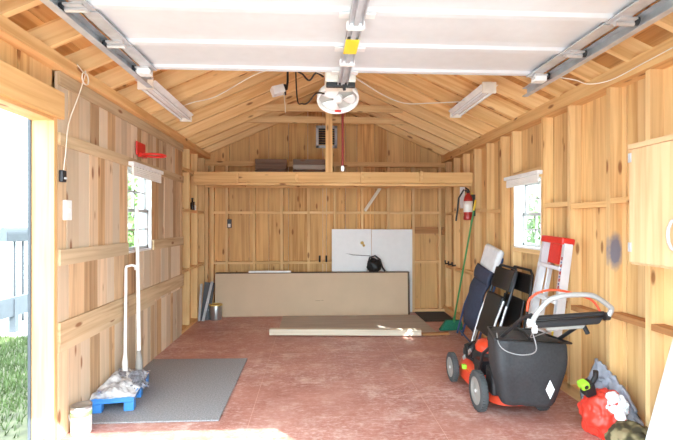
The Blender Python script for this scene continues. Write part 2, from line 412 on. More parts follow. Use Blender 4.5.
for z0, z1 in ((.60, .74), (1.097, 1.198), (1.855, 1.935)):
    for ya, yb in ((DOOR_Y1 + .005, WL[0] - .02), (WL[0] - .02, CL)):
        if z0 < 1.2 < WL[3] and z1 > WL[2] and ya > 3.5: ya = WL[1] + .01
        if z1 > 1.8 and ya > 3.5: pass
        if z0 > 1.8 or not (z1 > WL[2] and ya < WL[0] - .01 and yb > WL[1]):
            MB().box((XL, ya, z0), (XL + .018, yb, z1), 1).build('rail', W['rail'], wall_l)
MB().box((XL, DOOR_Y1 + .005, 2.235), (XL + .016, CL, PZ0 - .005), 1).build('rail', W['rail'], wall_l)
MB().box((XL, DOOR_Y1 + .005, .55), (XL + .012, 4.6, .60), 1).build('rail', W['rail'], wall_l)
def plate(w, x0, x1, name='top_plate', z0=PZ0, z1=PZ1, ya=YF, yb=YBo, m='beam'):
    return MB().box((x0, ya, z0), (x1, yb, z1), 1).build(name, W[m], w)
plate(wall_l, XLo, XL + .055)
plate(wall_l, XLo, XL, 'sill_plate', 0, .04, CL - .02)
plate(wall_l, XLo, XL + .03, 'door_header', DOOR_Z, DOOR_Z + .165, YF + .3, DOOR_Y1 + .03)
jm = MB(); jm.box((XL - .133, DOOR_Y1 - .035, 0), (XL + .002, DOOR_Y1, DOOR_Z), 2); jm.box((XL - .133, DOOR_Y0, 0), (XL, DOOR_Y0 + .035, DOOR_Z), 2)
jm.box((XL - .133, DOOR_Y0, DOOR_Z - .02), (XL, DOOR_Y1, DOOR_Z), 1)
jm.build('door_jamb', W['jamb'], wall_l)
MB().box((XL - .15, DOOR_Y1 - .045, 0), (XL - .133, DOOR_Y1 + .06, DOOR_Z + .06)).build('door_trim', M['greyrail'], wall_l)
MB().box((XL - .24, DOOR_Y0, -.04), (XL, DOOR_Y1, .0)).build('door_threshold', M['white'], wall_l)
STY = [6.76 - .406 * k for k in range(15)]
for y in STY:
    if y > CL + .05 : MB().box((XLo, y - .019, .04), (XL, y + .019, PZ0), 2).build('stud', W['stud'], wall_l)
for y0, y1 in zip([5.6, 5.95, 6.355], [5.93, 6.335, 6.74]):
    for z in (.745, 1.50, 2.02): MB().box((XLo, y0, z), (XL - .004, y1, z + .038), 1).build('blocking', W['stud'], wall_l)

# ---- right wall
WR = (3.90, 4.44, 1.12, 1.78)
mb = MB(); planks(mb, YF, YBo + .02, -.05, 2.42, [WR], put_x(XRo, XRo + .02), .09, .19)
wall_r = struct(mb.build('wall_right', W['siding'], origin=(XR, 4, 0)))
a_, b_ = XRo + .024, XRo + .045
sheath(wall_r, [((a_, YF, -.05), (b_, WR[0], 2.42)), ((a_, WR[0], -.05), (b_, WR[1], WR[2])), ((a_, WR[0], WR[3]), (b_, WR[1], 2.42)), ((a_, WR[1], -.05), (b_, YBo + .03, 2.42))])
plate(wall_r, XR - .03, XRo, z0=2.295)
plate(wall_r, XR, XRo, 'sill_plate', 0, .09)
sty_r = [6.76, 6.36, 5.96, 5.55, 5.15, 4.74, 4.47, 3.87, 3.46, 2.985, 2.62, 2.25, 1.84, 1.43, 1.08]
for y in sty_r:
    m = W['patch'] if abs(y - 2.985) < .01 else W['stud']
    MB().box((XR, y - .019, .05), (XRo, y + .019, PZ0), 2).build('stud', m, wall_r)
for y0, y1 in zip(sty_r[1:], sty_r):
    if y1 - y0 < .3: continue
    for z in (.70, 1.50):
        if z > 1.2 and y0 > 3.8 and y1 < 4.5: continue
        if y0 > 3.8 and y1 < 4.5 and z > 1.0: continue
        zj = z + random.choice((0, .02, -.02))
        MB().box((XR + .006, y0 + .02, zj), (XRo, y1 - .02, zj + .038), 1).build('blocking', W['brown' if z < 1 and y0 < 3.5 else 'beam'], wall_r)
MB().box((XR + .004, 3.89, WR[2] - .04), (XRo, 4.45, WR[2]), 1).build('window_sill_block', W['stud'], wall_r)
MB().box((XR + .004, 3.89, WR[3]), (XRo, 4.45, WR[3] + .09), 1).build('window_header', W['stud'], wall_r)

# ---- back wall
mb = MB(); planks(mb, XLo, XRo, -.05, 0, [], put_y(YBo, YBo + .02), .17, .3, ztop=lambda x: roofz(x) + .15)
wall_b = struct(mb.build('wall_back', W['back'], origin=(RX, YB, 0)))
k = MB(); k.prism([(XLo - .045, YBo + .024, -.05), (XRo + .045, YBo + .024, -.05), (XRo + .045, YBo + .024, roofz(XRo) + .14), (RX, YBo + .024, roofz(RX) + .15), (XLo - .045, YBo + .024, roofz(XLo) + .14)], (0, .02, 0)); k.build('outer_cladding', M['housewhite'], wall_b)
stx = [-1.57, -1.486, -1.275, -.87, -.457, -.053, .348, .76, 1.167, 1.552, 1.963]
for x in stx: MB().box((x - .019, YB, .04), (x + .019, YBo, 2.22), 2).build('stud', W['stud'], wall_b)
MB().box((XLo, YB, 0), (XRo, YBo, .04), 0).build('sill_plate', W['stud'], wall_b)
MB().box((XLo, YB, 2.22), (XRo, YBo, 2.29), 0).build('top_plate', W['beam'], wall_b)
sx = sorted(stx)
for a, b in zip(sx, sx[1:]):
    for z in (.745, 1.50):
        if b - a > .12: MB().box((a + .02, YB + .004, z), (b - .02, YBo, z + .038), 0).build('blocking', W['stud'], wall_b)
for a, b in ((1.575, 1.94),): MB().box((a, YB + .01, 1.20), (b, YBo, 1.30), 0).build('blocking', W['brown'], wall_b)
MB().box((1.99, YB - .02, 1.18), (2.03, YBo, 1.30), 1).build('blocking', W['brown'], wall_b)

# ---- front wall around the overhead door opening (the camera looks in through it)
OX0, OX1, OZ = -1.10, 1.42, 2.19
mb = MB()
planks(mb, XLo - .02, OX0, -.05, 2.42, [], put_y(YF - .12, YF), .18, .28)
planks(mb, OX1, XRo + .02, -.05, 2.42, [], put_y(YF - .12, YF), .18, .28)
planks(mb, OX0, OX1, OZ, 2.42, [], put_y(YF - .12, YF), .18, .28)
planks(mb, XLo, XRo, 2.42, 0, [], put_y(YF - .12, YF), .2, .3, ztop=lambda x: max(2.44, roofz(x) + .15))
wall_f = struct(mb.build('wall_front', W['siding'], origin=(RX, YF, 0)))

# ---- roof: sheathing boards, ridge, rafters, collar ties
mb = MB()
for sgn in (-1, 1):
    d = 0.0; run = RX - XL + .25; ln = math.hypot(run, run * SL)
    while d < ln:
        w = random.uniform(.13, .19); e = min(d + w, ln); ca = 1 / math.hypot(1, SL)
        def pt(t, off): 
            return (RX + sgn * (run - t * ca) , 0, roofz(RX + sgn * (run - t * ca)) + .155 + off)
        a, b = d + .0025, e - .0025
        for ya, yb in ((.85, random.uniform(2.5, 4.5)), (0, 7.0)):
            if ya == 0: ya = ysplit
            ysplit = yb
            p = [pt(a, 0), pt(b, 0), pt(b, .02), pt(a, .02)]
            mb.hexa([(p[0][0], ya, p[0][2]), (p[1][0], ya, p[1][2]), (p[1][0], yb, p[1][2]), (p[0][0], yb, p[0][2]),
                     (p[3][0], ya, p[3][2]), (p[2][0], ya, p[2][2]), (p[2][0], yb, p[2][2]), (p[3][0], yb, p[3][2])], 1)
        d = e
ceil = struct(mb.build('ceiling', W['roof'], origin=(RX, 4, 2.5)))
cov = MB()
for sgn in (-1, 1):
    xo = RX + sgn * (RX - XL + .25)
    cov.prism([(RX, .85, roofz(RX) + .18), (xo, .85, roofz(xo) + .18), (xo, .85, roofz(xo) + .2), (RX, .85, roofz(RX) + .2)], (0, 6.15, 0))
cov.build('roof_shingles', M['roofgrey'], ceil)
MB().box((RX - .02, .9, roofz(RX) - .03), (RX + .02, 6.95, roofz(RX) + .14), 1).build('ridge_board', W['beam'], ceil)
RY = [6.80 - .406 * k for k in range(15)]
for y in RY:
    for sgn in (-1, 1):
        r = MB(); x0 = RX + sgn * .02; x1 = RX + sgn * (RX - XL + .085); rn = random.random()
        r.M = None
        th = .02
        ca = 1 / math.hypot(1, SL)
        d = V((sgn, 0, -SL)).normalized(); u = V((sgn * SL, 0, 1)).normalized()
        L = (x1 - x0) * sgn / ca
        p0 = V((x0, y, roofz(RX))) ; o = V((random.uniform(0, 50), random.uniform(0, 50), 0))
        vs = []; gc = []
        for t in (0, L):
            for a, c in ((-th, 0), (th, 0), (th, .138), (-th, .138)):
                vs.append(p0 + d * t + u * c + V((0, a, 0))); gc.append(o + V((t, a, c)))
        r._add(vs, [(0, 1, 2, 3), (4, 7, 6, 5), (0, 4, 5, 1), (1, 5, 6, 2), (2, 6, 7, 3), (3, 7, 4, 0)], gc)
        r.build('rafter', W['rafter'], ceil)
for y, z in ((5.96, 2.83), (6.36, 2.765)):
    hw = (roofz(RX) + .09 - z) / SL
    MB().box((RX - hw, y - .06, z), (RX + hw, y - .022, z + .09), 0).build('collar_tie', W['rafter'], ceil)
# gable vent
v = thing('gable_vent', 'small grey-framed louvred vent high in the gable behind the post', 'vent', (RX, YBo, 2.5))
f = MB(); x0, x1, z0, z1 = .06, .385, 2.51, 2.85
for a, b in (((x0, z0), (x0 + .04, z1)), ((x1 - .04, z0), (x1, z1)), ((x0, z0), (x1, z0 + .04)), ((x0, z1 - .04), (x1, z1))):
    f.box((a[0], YBo - .03, a[1]), (b[0], YBo, b[1]))
f.build('frame', M['galv'], v)
f = MB()
for k in range(7): 
    zz_ = z0 + .06 + k * .036
    f.prism([(x0 + .04, YBo - .022, zz_), (x0 + .04, YBo - .004, zz_ + .028), (x0 + .04, YBo - .002, zz_ + .024), (x0 + .04, YBo - .02, zz_ - .004)], (x1 - x0 - .08, 0, 0))
f.build('louvre_slats', M['darksteel'], v)

# ---- loft: front beam, deck, post
lb = MB(); a0, a1 = V((-1.60, 6.20, 2.06)), V((2.04, 5.62, 2.005))
lb.bar(a0 - V((0, 0, .07)), a1 - V((0, 0, .07)), .045, .14)
tb = lb.build('loft_beam', W['beam'], origin=(RX, 5.9, 1.9)); tag(tb, 'long timber beam running wall to wall along the front edge of the loft', 'beam', kind='structure')
lb = MB(); lb.bar(a0 + V((0, .05, -.16)), a1 + V((0, .05, -.16)), .085, .03); lb.build('ledger', W['beam'], tb)
mb = MB(); y = 6.30
while y < YB - .02:
    e = min(y + random.uniform(.12, .16), YB - .005); mb.box((XL + .005, y, 2.03), (XR - .005, e - .004, 2.05), 0); y = e
ld = mb.build('loft_floor', W['beam'], origin=(RX, 6.5, 2.03)); ld['kind'] = 'structure'
for x in (-1.0, -.2, .65, 1.4):
    MB().box((x - .02, 6.16 - (x + 1.6) * .16, 1.90), (x + .02, YB - .002, 2.03), 1).build('joist', W['beam'], ld)
MB().box((XL + .003, YB - .042, 1.89), (XR - .003, YB - .001, 2.028), 0).build('ledger', W['beam'], ld)
kp = MB().box((RX - .045, 5.88, 2.03), (RX + .045, 5.93, 3.0), 2).build('centre_post', W['beam'])
tag(kp, 'short upright post standing on the middle of the loft beam', 'post', kind='structure')

# ---- windows
def window(name, x_in, sgn, w, blind_label):
    """sgn=-1 left wall, +1 right wall; the wall thickness is filled with a painted liner"""
    y0, y1, z0, z1 = w; xo = x_in + sgn * .125
    f = MB()
    f.box((x_in + sgn * .0, y0, z0), (xo, y0 + .015, z1)); f.box((x_in, y1 - .015, z0), (xo, y1, z1))
    f.box((x_in, y0, z0), (xo, y1, z0 + .018)); f.box((x_in, y0, z1 - .015), (xo, y1, z1))
    o = struct(f.build(name, M['white'], origin=(x_in, (y0 + y1) / 2, z0)))
    xs = x_in + sgn * (.03 if sgn < 0 else .085); zm = (z0 + z1) / 2
    for (a, b, dx) in ((z0 + .018, zm + .015, 0), (zm - .015, z1 - .015, .025)):
        s = MB(); x1, x2 = xs + sgn * dx, xs + sgn * (dx + .022)
        s.box((x1, y0 + .015, a), (x2, y0 + .045, b)); s.box((x1, y1 - .045, a), (x2, y1 - .015, b))
        s.box((x1, y0 + .015, a), (x2, y1 - .015, a + .03)); s.box((x1, y0 + .015, b - .03), (x2, y1 - .015, b))
        sash = s.build('sash', M['sash'], o)
        ym = (y0 + y1) / 2; zz2 = (a + b) / 2
        MB().box((x1 + sgn * .003, ym - .009, a + .03), (x2 - sgn * .003, ym + .009, b - .03)).box((x1 + sgn * .003, y0 + .045, zz2 - .008), (x2 - sgn * .003, y1 - .045, zz2 + .008)).build('muntin', M['sash'], sash)
        MB()._add([(x1 + sgn * .010, y0 + .04, a + .025), (x1 + sgn * .010, y1 - .04, a + .025), (x1 + sgn * .010, y1 - .04, b - .025), (x1 + sgn * .010, y0 + .04, b - .025)], [(0, 1, 2, 3)]).build('pane', M['glass'], sash)
    return o
w1 = window('window_1', XL - .002, -1, WL, '')
w2 = window('window_2', XR + .004, 1, WR, '')
def blind(label, x, sgn, ya, yb, z, drop):
    b = thing('roller_blind', label, 'window blind', (x, (ya + yb) / 2, z), 'white roller blinds over the windows')
    MB().box((x, ya, z), (x - sgn * .05, yb, z + .035)).build('headrail', M['white'], b, bevel=.004)
    f = MB(); n = 5
    for k in range(n):
        zc = z - .008 - k * drop / n
        f.tube([(x - sgn * .027, ya + .03, zc), (x - sgn * .027, yb - .03, zc - .004)], drop / n * .62, 8)
    f.build('gathered_fabric', M['shade'], b)
    return b
blind('white blind gathered at the top of the window in the grey board wall', XL + .02, -1, 3.93, 4.70, 1.86, .085)
blind('white blind gathered at the top of the window above the folded chairs', XR - .001, 1, 3.86, 4.56, 1.80, .07)

# ---- overhead door (open, lying under the roof)
DX0, DX1, DZ = -1.12, 1.585, 2.425
door = bpy.data.objects.new('door_1', None); col.objects.link(door); door.location = (.23, 3.1, DZ); struct(door)
secs = [3.11, 2.69, 2.25, 1.81, 1.37, .96]
for i, (yb, ya) in enumerate(zip(secs, secs[1:])):
    s = MB(); a, b = ya + .004, yb
    prof = [(a, .02), (a, .0), (a + .03, .002), (b - .12, .004), (b - .06, .001), (b - .042, -.014), (b - .004, -.016), (b, -.01), (b, .02)]
    s.prism([(DX0, y, DZ + z) for y, z in prof], (DX1 - DX0, 0, 0))
    sec = s.build('door_section', M['door'], door)
    for x0, x1 in ((DX0 - .012, DX0 + .07), (DX1 - .07, DX1 + .012)):
        e = MB(); e.box((x0, ya + .01, DZ - .026), (x1, yb - .005, DZ - .018)); e.box((x0 if x0 < 0 else x1 - .006, ya + .01, DZ - .026), (x0 + .006 if x0 < 0 else x1, yb - .005, DZ + .03))
        e.build('end_stile', M['galv'], sec)
    for sx_, xe in ((-1, DX0), (1, DX1)):
        h = MB(); yh = yb - .03
        h.box((xe - .045, yh - .06, DZ - .036), (xe + .045, yh + .02, DZ - .026))
        h.tube([(xe - .05, yh - .02, DZ - .045), (xe + .05, yh - .02, DZ - .045)], .012, 8)
        h.tube([(xe, yh - .02, DZ - .045), (xe + sx_ * .06, yh - .02, DZ - .03)], .006, 8)
        h.build('hinge', M['steel'], sec)
        MB().tube([(xe + sx_ * .052, yh - .02, DZ - .03), (xe + sx_ * .072, yh - .02, DZ - .03)], .022, 14).build('roller', M['darksteel'], sec)
    h = MB(); xm = .225
    h.box((xm - .09, yb - .05, DZ - .028), (xm - .04, yb + .004, DZ - .02)); h.box((xm + .04, yb - .05, DZ - .028), (xm + .09, yb + .004, DZ - .02))
    h.build('hinge', M['white'], sec)
for sx_, xe in ((-1, DX0), (1, DX1)):
    MB().box((xe - .035, 3.035, DZ - .07), (xe + .045, 3.10, DZ - .028)).build('corner_bracket', M['white'], door)
for sx_, xe, lab in ((-1, DX0 - .065, 'galvanised overhead track left of the open white door'), (1, DX1 + .085, 'galvanised overhead track right of the open white door')):
    t = thing('door_track', lab, 'track', (xe, 2.2, DZ), 'overhead door tracks')
    k = MB(); a, b = 1.06, 3.38 if sx_ < 0 else 3.46
    k.box((xe - sx_ * .012, a, DZ - .062), (xe + sx_ * .03, b, DZ - .056)); k.box((xe + sx_ * .026, a, DZ - .06), (xe + sx_ * .03, b, DZ + .03)); k.box((xe - sx_ * .012, a, DZ + .0), (xe + sx_ * .03, b, DZ + .004))
    k.build('channel', M['galv'], t)
    k = MB(); k.box((xe + sx_ * .03, a, DZ - .05), (xe + sx_ * .034, b, DZ + .02)); k.box((xe + sx_ * .03, a, DZ + .016), (xe + sx_ * .075, b, DZ + .02))
    k.build('support_angle', M['galv'], t)
    for yy in (1.93, 3.55 if False else 3.145):
        yy = min(RY, key=lambda q: abs(q - yy)) - .024
        zt = roofz(xe + sx_ * .05) + .03
        MB().box((xe + sx_ * .036, yy - .003, DZ - .03), (xe + sx_ * .066, yy + .003, zt)).build('hanger', M['galv'], t)

# ---- door opener
op = thing('door_opener', 'ceiling mounted garage door opener with steel rail and cream motor housing', 'door opener', (RX, 3.5, 2.4))
x0 = .215
k = MB(); k.box((x0 - .036, 1.06, 2.352), (x0 + .036, 3.148, 2.358)); k.box((x0 - .036, 1.06, 2.335), (x0 - .03, 3.148, 2.358)); k.box((x0 + .03, 1.06, 2.335), (x0 + .036, 3.148, 2.358)); k.box((x0 - .012, 1.06, 2.334), (x0 + .012, 3.148, 2.352))
k.build('rail', M['galv'], op)
for yy in (2.20, 2.72):
    MB().box((x0 - .045, yy, 2.328), (x0 + .045, yy + .035, 2.362)).build('rail_clip', M['white'], op)
MB().box((x0 - .037, 2.36, 2.333), (x0 + .037, 2.56, 2.3345)).build('yellow_sticker', M['yellow'], op)
MB().box((.095, 3.15, 2.36), (.31, 3.40, 2.49)).build('motor_housing', M['cream'], op, bevel=.012)
MB().box((.10, 3.152, 2.325), (.305, 3.19, 2.359)).build('motor_base', M['black'], op, bevel=.006)
MB().tube([(x0, 3.138, 2.40), (x0 + .004, 3.135, 2.35), (x0 + .012, 3.135, 2.295)], .011).build('trolley_arm', M['black'], op)
for x in (.115, .295):
    MB().box((x - .012, 3.30, 2.48), (x + .012, 3.306, roofz(x) - .0)).build('hanger_strap', M['darksteel'], op)
pc = thing('pull_cord', 'dark red cord with a white handle hanging behind the round fan', 'cord', (.27, 3.958, 1.85))
MB().tube([(.27, 3.975, roofz(.27) + .01), (.27, 3.96, 2.5), (.27, 3.958, 1.87)], .0105, 8).build('rope', M['cord'], pc)
MB().lathe([(0, 0), (.014, .004), (.016, .03), (.012, .05), (0, .052)], (.27, 3.958, 1.822), n=14).build('handle', M['white'], pc)

# ---- round white fan
nrm = V((.03, -.42, -.91)).normalized()
fc = V((.202, 3.50, 2.335))
fan = thing('round_fan', 'round white fan with wide blades tilted below the opener motor', 'fan', fc)
side = V((1, 0, 0)); upv = side.cross(nrm).normalized() * -1
R0 = .162
pts = []
k = MB(); k.lathe([(R0, -.03), (R0 + .004, .0), (R0, .02), (R0 - .012, .02), (R0 - .014, -.02), (R0 - .016, -.03)], fc, nrm, 48); k.build('rim', M['white'], fan)
k = MB(); k.lathe([(0, -.034), (R0 - .004, -.034), (R0, -.03), (R0 - .016, -.026), (0, -.03)], fc, nrm, 48); k.build('back_dish', M['fangrey'], fan)
for j in range(3):
    t0 = PI / 2 + j * 2 * PI / 3 + .55
    def bl(u, v_, t0=t0):
        r = .035 + v_ * .10; w = math.sin(min(1, .25 + v_ * 1.0) * PI * .62) * .85
        t = t0 + (u - .5) * w * 1.5
        return fc + (side * math.cos(t) + upv * math.sin(t)) * r + nrm * (.004 + (u - .5) * .028)
    MB().grid(bl, 8, 8).build('blade', M['white'], fan, solid=.004)
MB().lathe([(0, .026), (.03, .024), (.036, .012), (.036, -.02)], fc, nrm, 24).build('hub', M['white'], fan)
MB().bar(fc - upv * .11 - side * .02 + nrm * .03, fc - upv * .11 + side * .03 + nrm * .03, .02, .004, nrm).build('red_badge', M['red'], fan)
MB().tube([fc - nrm * .03, fc - nrm * .07 + V((0, 0, .02)), V((.2, 3.44, 2.46)), V((.2, 3.398, 2.46))], .012).build('bracket', M['darksteel'], fan)

# ---- fluorescent fixtures
def fixture(label, xc, ya, yb, sgn):
    zt = roofz(xc + sgn * .06); zt = roofz(xc) - .01
    t = thing('fluorescent_fixture', label, 'light fixture', (xc, (ya + yb) / 2, zt - .08), 'fluorescent fixtures under the rafters')
    def sect(poly, mat, nm):
        p = [(xc + a, ya, zt + b) for a, b in poly]; MB().prism(p, (0, yb - ya, 0)).build(nm, mat, t)
    sect([(-.03, 0), (.03, 0), (.035, -.055), (-.035, -.055)], M['white'], 'channel')
    sect([(-.072, -.025), (-.036, -.055), (.036, -.055), (.072, -.025), (.078, -.027), (.038, -.062), (-.038, -.062), (-.078, -.027)], M['white'], 'reflector')
    for x in (-.042, .042):
        MB().tube([(xc + x, ya + .03, zt - .078), (xc + x, yb - .03, zt - .078)], .013, 10).build('tube', M['tubeglass'], t)
    for y in (ya - .004, yb - .016):
        MB().box((xc - .06, y, zt - .098), (xc + .06, y + .02, zt - .001)).build('end_cap', M['cream'], t, bevel=.003)
    for y in RY:
        if ya < y < yb: MB().box((xc - .02, y - .02, zt - .002), (xc + .02, y + .02, roofz(xc + sgn * .02) + .02)).build('mount', M['white'], t); 
M['tubeglass'] = plain('tube_glass', (240, 244, 248), .2, var=.01)
fixture('white twin-tube fluorescent fixture under the rafters on the left, near the grey board wall', -1.285, 3.54, 4.66, -1)
fixture('white twin-tube fluorescent fixture under the rafters on the right, short of the track', 1.53, 3.80, 4.72, 1)

# ---- small box with bracket near the ridge
s = thing('sensor_box', 'small white boxy device on a black bracket hanging under the rafters', 'sensor', (-.30, 4.364, 2.62))
MB(Matrix.Translation((-.33, 4.364, 2.645)) @ Matrix.Rotation(-.35, 4, 'Y') @ Matrix.Rotation(.3, 4, 'Z')).box((-.06, -.05, -.04), (.06, .05, .04)).build('body', M['white'], s, bevel=.006)
k = MB(); k.tube([(-.275, 4.364, 2.65), (-.245, 4.364, 2.66), (-.235, 4.364, 2.74), (-.235, 4.364, roofz(-.235) + .004)], .011, 8); k.tube([(-.262, 4.35, 2.60), (-.262, 4.35, 2.70)], .014, 8); k.build('bracket', M['black'], s)
MB().tube([(-.27, 4.33, 2.62), (-.258, 4.33, 2.50), (-.255, 4.33, 2.42)], .004, 6).build('lead', M['wire'], s)

# ---- wires
def wire(name, label, pts, r, m, n=8, sub=6):
    P = [V(p) for p in pts]; out = []
    for i in range(len(P) - 1):
        p0 = P[max(i - 1, 0)]; p1, p2 = P[i], P[i + 1]; p3 = P[min(i + 2, len(P) - 1)]
        for j in range(sub):
            t = j / sub; out.append(.5 * ((2 * p1) + (p2 - p0) * t + (2 * p0 - 5 * p1 + 4 * p2 - p3) * t * t + (3 * p1 - p0 - 3 * p2 + p3) * t ** 3))
    out.append(P[-1])
    return tag(MB().tube(out, r, n).build(name, M[m]), label, 'wire')
wire('wire', 'white wire strung from the left fluorescent fixture towards the opener', [(-1.24, 4.42, 2.50), (-1.15, 4.45, 2.545), (-.9, 4.3, 2.565), (-.45, 4.0, 2.70), (-.1, 3.6, 2.60), (.088, 3.3, 2.46)], .005, 'wire')
wire('wire', 'white wire strung from the opener to the right fluorescent fixture', [(.318, 3.3, 2.44), (.6, 3.8, 2.46), (.85, 4.1, 2.47), (1.1, 4.2, 2.50), (1.466, 4.25, 2.535)], .005, 'wire')
wire('wire', 'thin wire swagged from the right door track to the right wall plate', [(1.70, 3.0, 2.368), (1.80, 2.98, 2.345), (1.88, 2.95, 2.31), (1.97, 2.85, 2.31), (1.998, 2.6, 2.332), (2.002, 2.3, 2.345), (2.003, 1.9, 2.35)], .0035, 'wire')
wire('cable', 'black cable looping between the rafters left of the opener', [(.085, 3.36, 2.46), (.03, 3.4, 2.50), (-.02, 3.45, 2.46), (-.07, 3.5, 2.52), (-.14, 3.55, 2.62), (-.17, 3.558, roofz(-.17) + .004)], .007, 'blackwire')
wire('cable', 'black cable sagging beside the round fan', [(.092, 3.38, 2.34), (.03, 3.45, 2.36), (-.03, 3.6, 2.33), (-.08, 3.75, 2.36), (-.13, 3.9, 2.46), (-.15, 3.958, roofz(-.15) + .004)], .006, 'blackwire')
lp = [(XL + .06, 3.02, 2.40), (XL + .065, 3.1, 2.37)]
for k in range(18):
    t = k / 17 * 4 * PI; lp.append((XL + .068 + k * .0004, 3.10 + .045 * math.sin(t), 2.335 + .04 * math.cos(t)))
lp += [(XL + .045, 3.06, 2.2), (XL + .03, 2.97, 2.0), (XL + .03, 2.935, 1.8), (XL + .02, 2.93, 1.70)]
wire('cord', 'coiled pale cord hung by the plate and dropping down beside the doorway', lp, .0032, 'wire', sub=3)

# ---- left wall fittings
h = thing('toy_hoop', 'small red toy basketball hoop fixed to the board wall above the left window', 'basketball hoop', (XL + .02, 4.3, 1.95))
MB().box((XL + .02, 4.09, 1.975), (XL + .034, 4.30, 2.10)).build('backboard', M['red'], h, bevel=.01)
rim = [(XL + .145 + .095 * math.cos(t), 4.21 + .10 * math.sin(t), 1.985) for t in [2 * PI * k / 28 for k in range(29)]]
MB().tube(rim, .011, 8).build('rim', M['red'], h)
MB().box((XL + .02, 4.14, 1.965), (XL + .06, 4.27, 2.0)).build('bracket', M['red'], h, bevel=.004)
sp = thing('switch_plate', 'white switch plate on the board wall just inside the doorway', 'light switch', (XL, 2.99, 1.38))
MB().box((XL, 2.955, 1.385), (XL + .022, 3.03, 1.515)).build('plate', M['white'], sp, bevel=.004)
MB().box((XL + .02, 2.985, 1.438), (XL + .032, 3.0, 1.462)).build('toggle', M['cream'], sp)
db = thing('latch_box', 'small dark metal box on the doorway edge above the switch plate', 'latch', (XL, 2.93, 1.62))
MB().box((XL + .005, 2.905, 1.625), (XL + .028, 2.955, 1.70)).build('case', M['darksteel'], db, bevel=.005)
MB().tube([(XL + .027, 2.93, 1.65), (XL + .04, 2.93, 1.65)], .008).build('button', M['steel'], db)

# bottles on the blocking at the far left
for yy, hh, mt, lab, off in ((6.19, .15, 'bottle', 'dark bottle standing on the blocking in the open bay of the left wall', .03), (6.265, .10, 'label', 'small pale jar beside the dark bottle on the left wall blocking', .03)):
    b = thing('bottle' if mt == 'bottle' else 'jar', lab, 'bottle' if mt == 'bottle' else 'jar', (XL - off, yy, 1.538))
    MB().lathe([(0, 0), (.028, 0), (.03, .01), (.03, hh * .6), (.012, hh * .78), (.012, hh), (0, hh)], (XL - off, yy, 1.538), n=16).build('body', M[mt], b)
    MB().lathe([(.014, 0), (.014, .015), (0, .016)], (XL - off, yy, 1.538 + hh), n=12).build('cap', M['darksteel'], b)

# ---- back wall fittings
ob = thing('outlet_box', 'dark metal outlet box on a back wall stud at the left', 'outlet', (-1.235, YB, 1.29))
MB().box((-1.262, YB - .03, 1.29), (-1.20, YB, 1.42)).build('box', M['darksteel'], ob, bevel=.004)
MB().box((-1.25, YB - .034, 1.30), (-1.212, YB - .028, 1.35)).build('cover', M['white'], ob)
for i, (x, z) in enumerate(((.115, .783), (.215, .783))):
    hk = MB(); hk.tube([(x, YB, z + .0), (x, YB - .05, z), (x, YB - .055, z + .09)], .014, 8)
    tag(hk.build('hook', M['black']), ('black utility hook on the back wall rail, the left of a pair above the cardboard', 'black utility hook on the back wall rail, the right of a pair above the cardboard')[i], 'hook', 'black hooks on the back wall')
for i, y in enumerate((6.66, 6.5, 6.33)):
    hk = MB(); hk.tube([(XR + .02, y, .755), (XR - .03, y, .75), (XR - .035, y, .80)], .013, 8)
    tag(hk.build('hook', M['black']), ('black hook on the right wall rail closest to the back corner', 'black hook in the middle of three on the right wall rail', 'black hook nearest the green broom on the right wall rail')[i], 'hook', 'black hooks in the right back corner')
tag(MB().bar((.80, YB - .02, 1.545), (1.035, YB - .02, 1.895), .045, .02, (0, 1, 0)).build('stick', W['pale']), 'short pale stick fixed diagonally on the back wall studs under the loft', 'stick')
bd = MB(); bd.box((-1.17, 6.70, .665), (-.62, 6.745, .685), 0)
# white panels behind the cardboard
for a, b, lab in ((.30, .90, 'white panel with a faint scuff, left of the two standing behind the cardboard'), (.905, 1.53, 'plain white panel, right of the two standing behind the cardboard')):
    tag(MB().box((a, YB - .014, .0), (b, YB - .002, 1.27 + (0 if a < .5 else -.004))).build('white_panel', M['sheetwhite'], bevel=.002), lab, 'panel', 'white panels on the back wall')
sm = MB(); sm.bar((.50, YB - .0155, .90), (.98, YB - .0155, .855), .02, .0012, (0, 1, 0)); 
pn = [o for o in col.objects if o.name.startswith('white_panel')]
M['scuff'] = plain('dark_scuff', (110, 104, 100), .8)
sm = MB(); sm.prism([(.50, YB - .0145, .905), (.62, YB - .0145, .885), (.89, YB - .0145, .868), (.89, YB - .0145, .857), (.62, YB - .0145, .872)], (0, .0006, 0)); sm.build('scuff_mark', M['scuff'], pn[0])
sm = MB(); sm.lathe([(0, 0), (.026, 0), (.026, .001), (0, .001)], (.76, YB - .0150, 1.06), (0, 1, 0), 14); sm.build('stain', M['gold'], pn[0])
sm = MB(); sm.lathe([(0, 0), (.02, 0), (.02, .001), (0, .001)], (.785, YB - .0150, 1.02), (0, 1, 0), 14); sm.build('stain', M['gold'], pn[0])

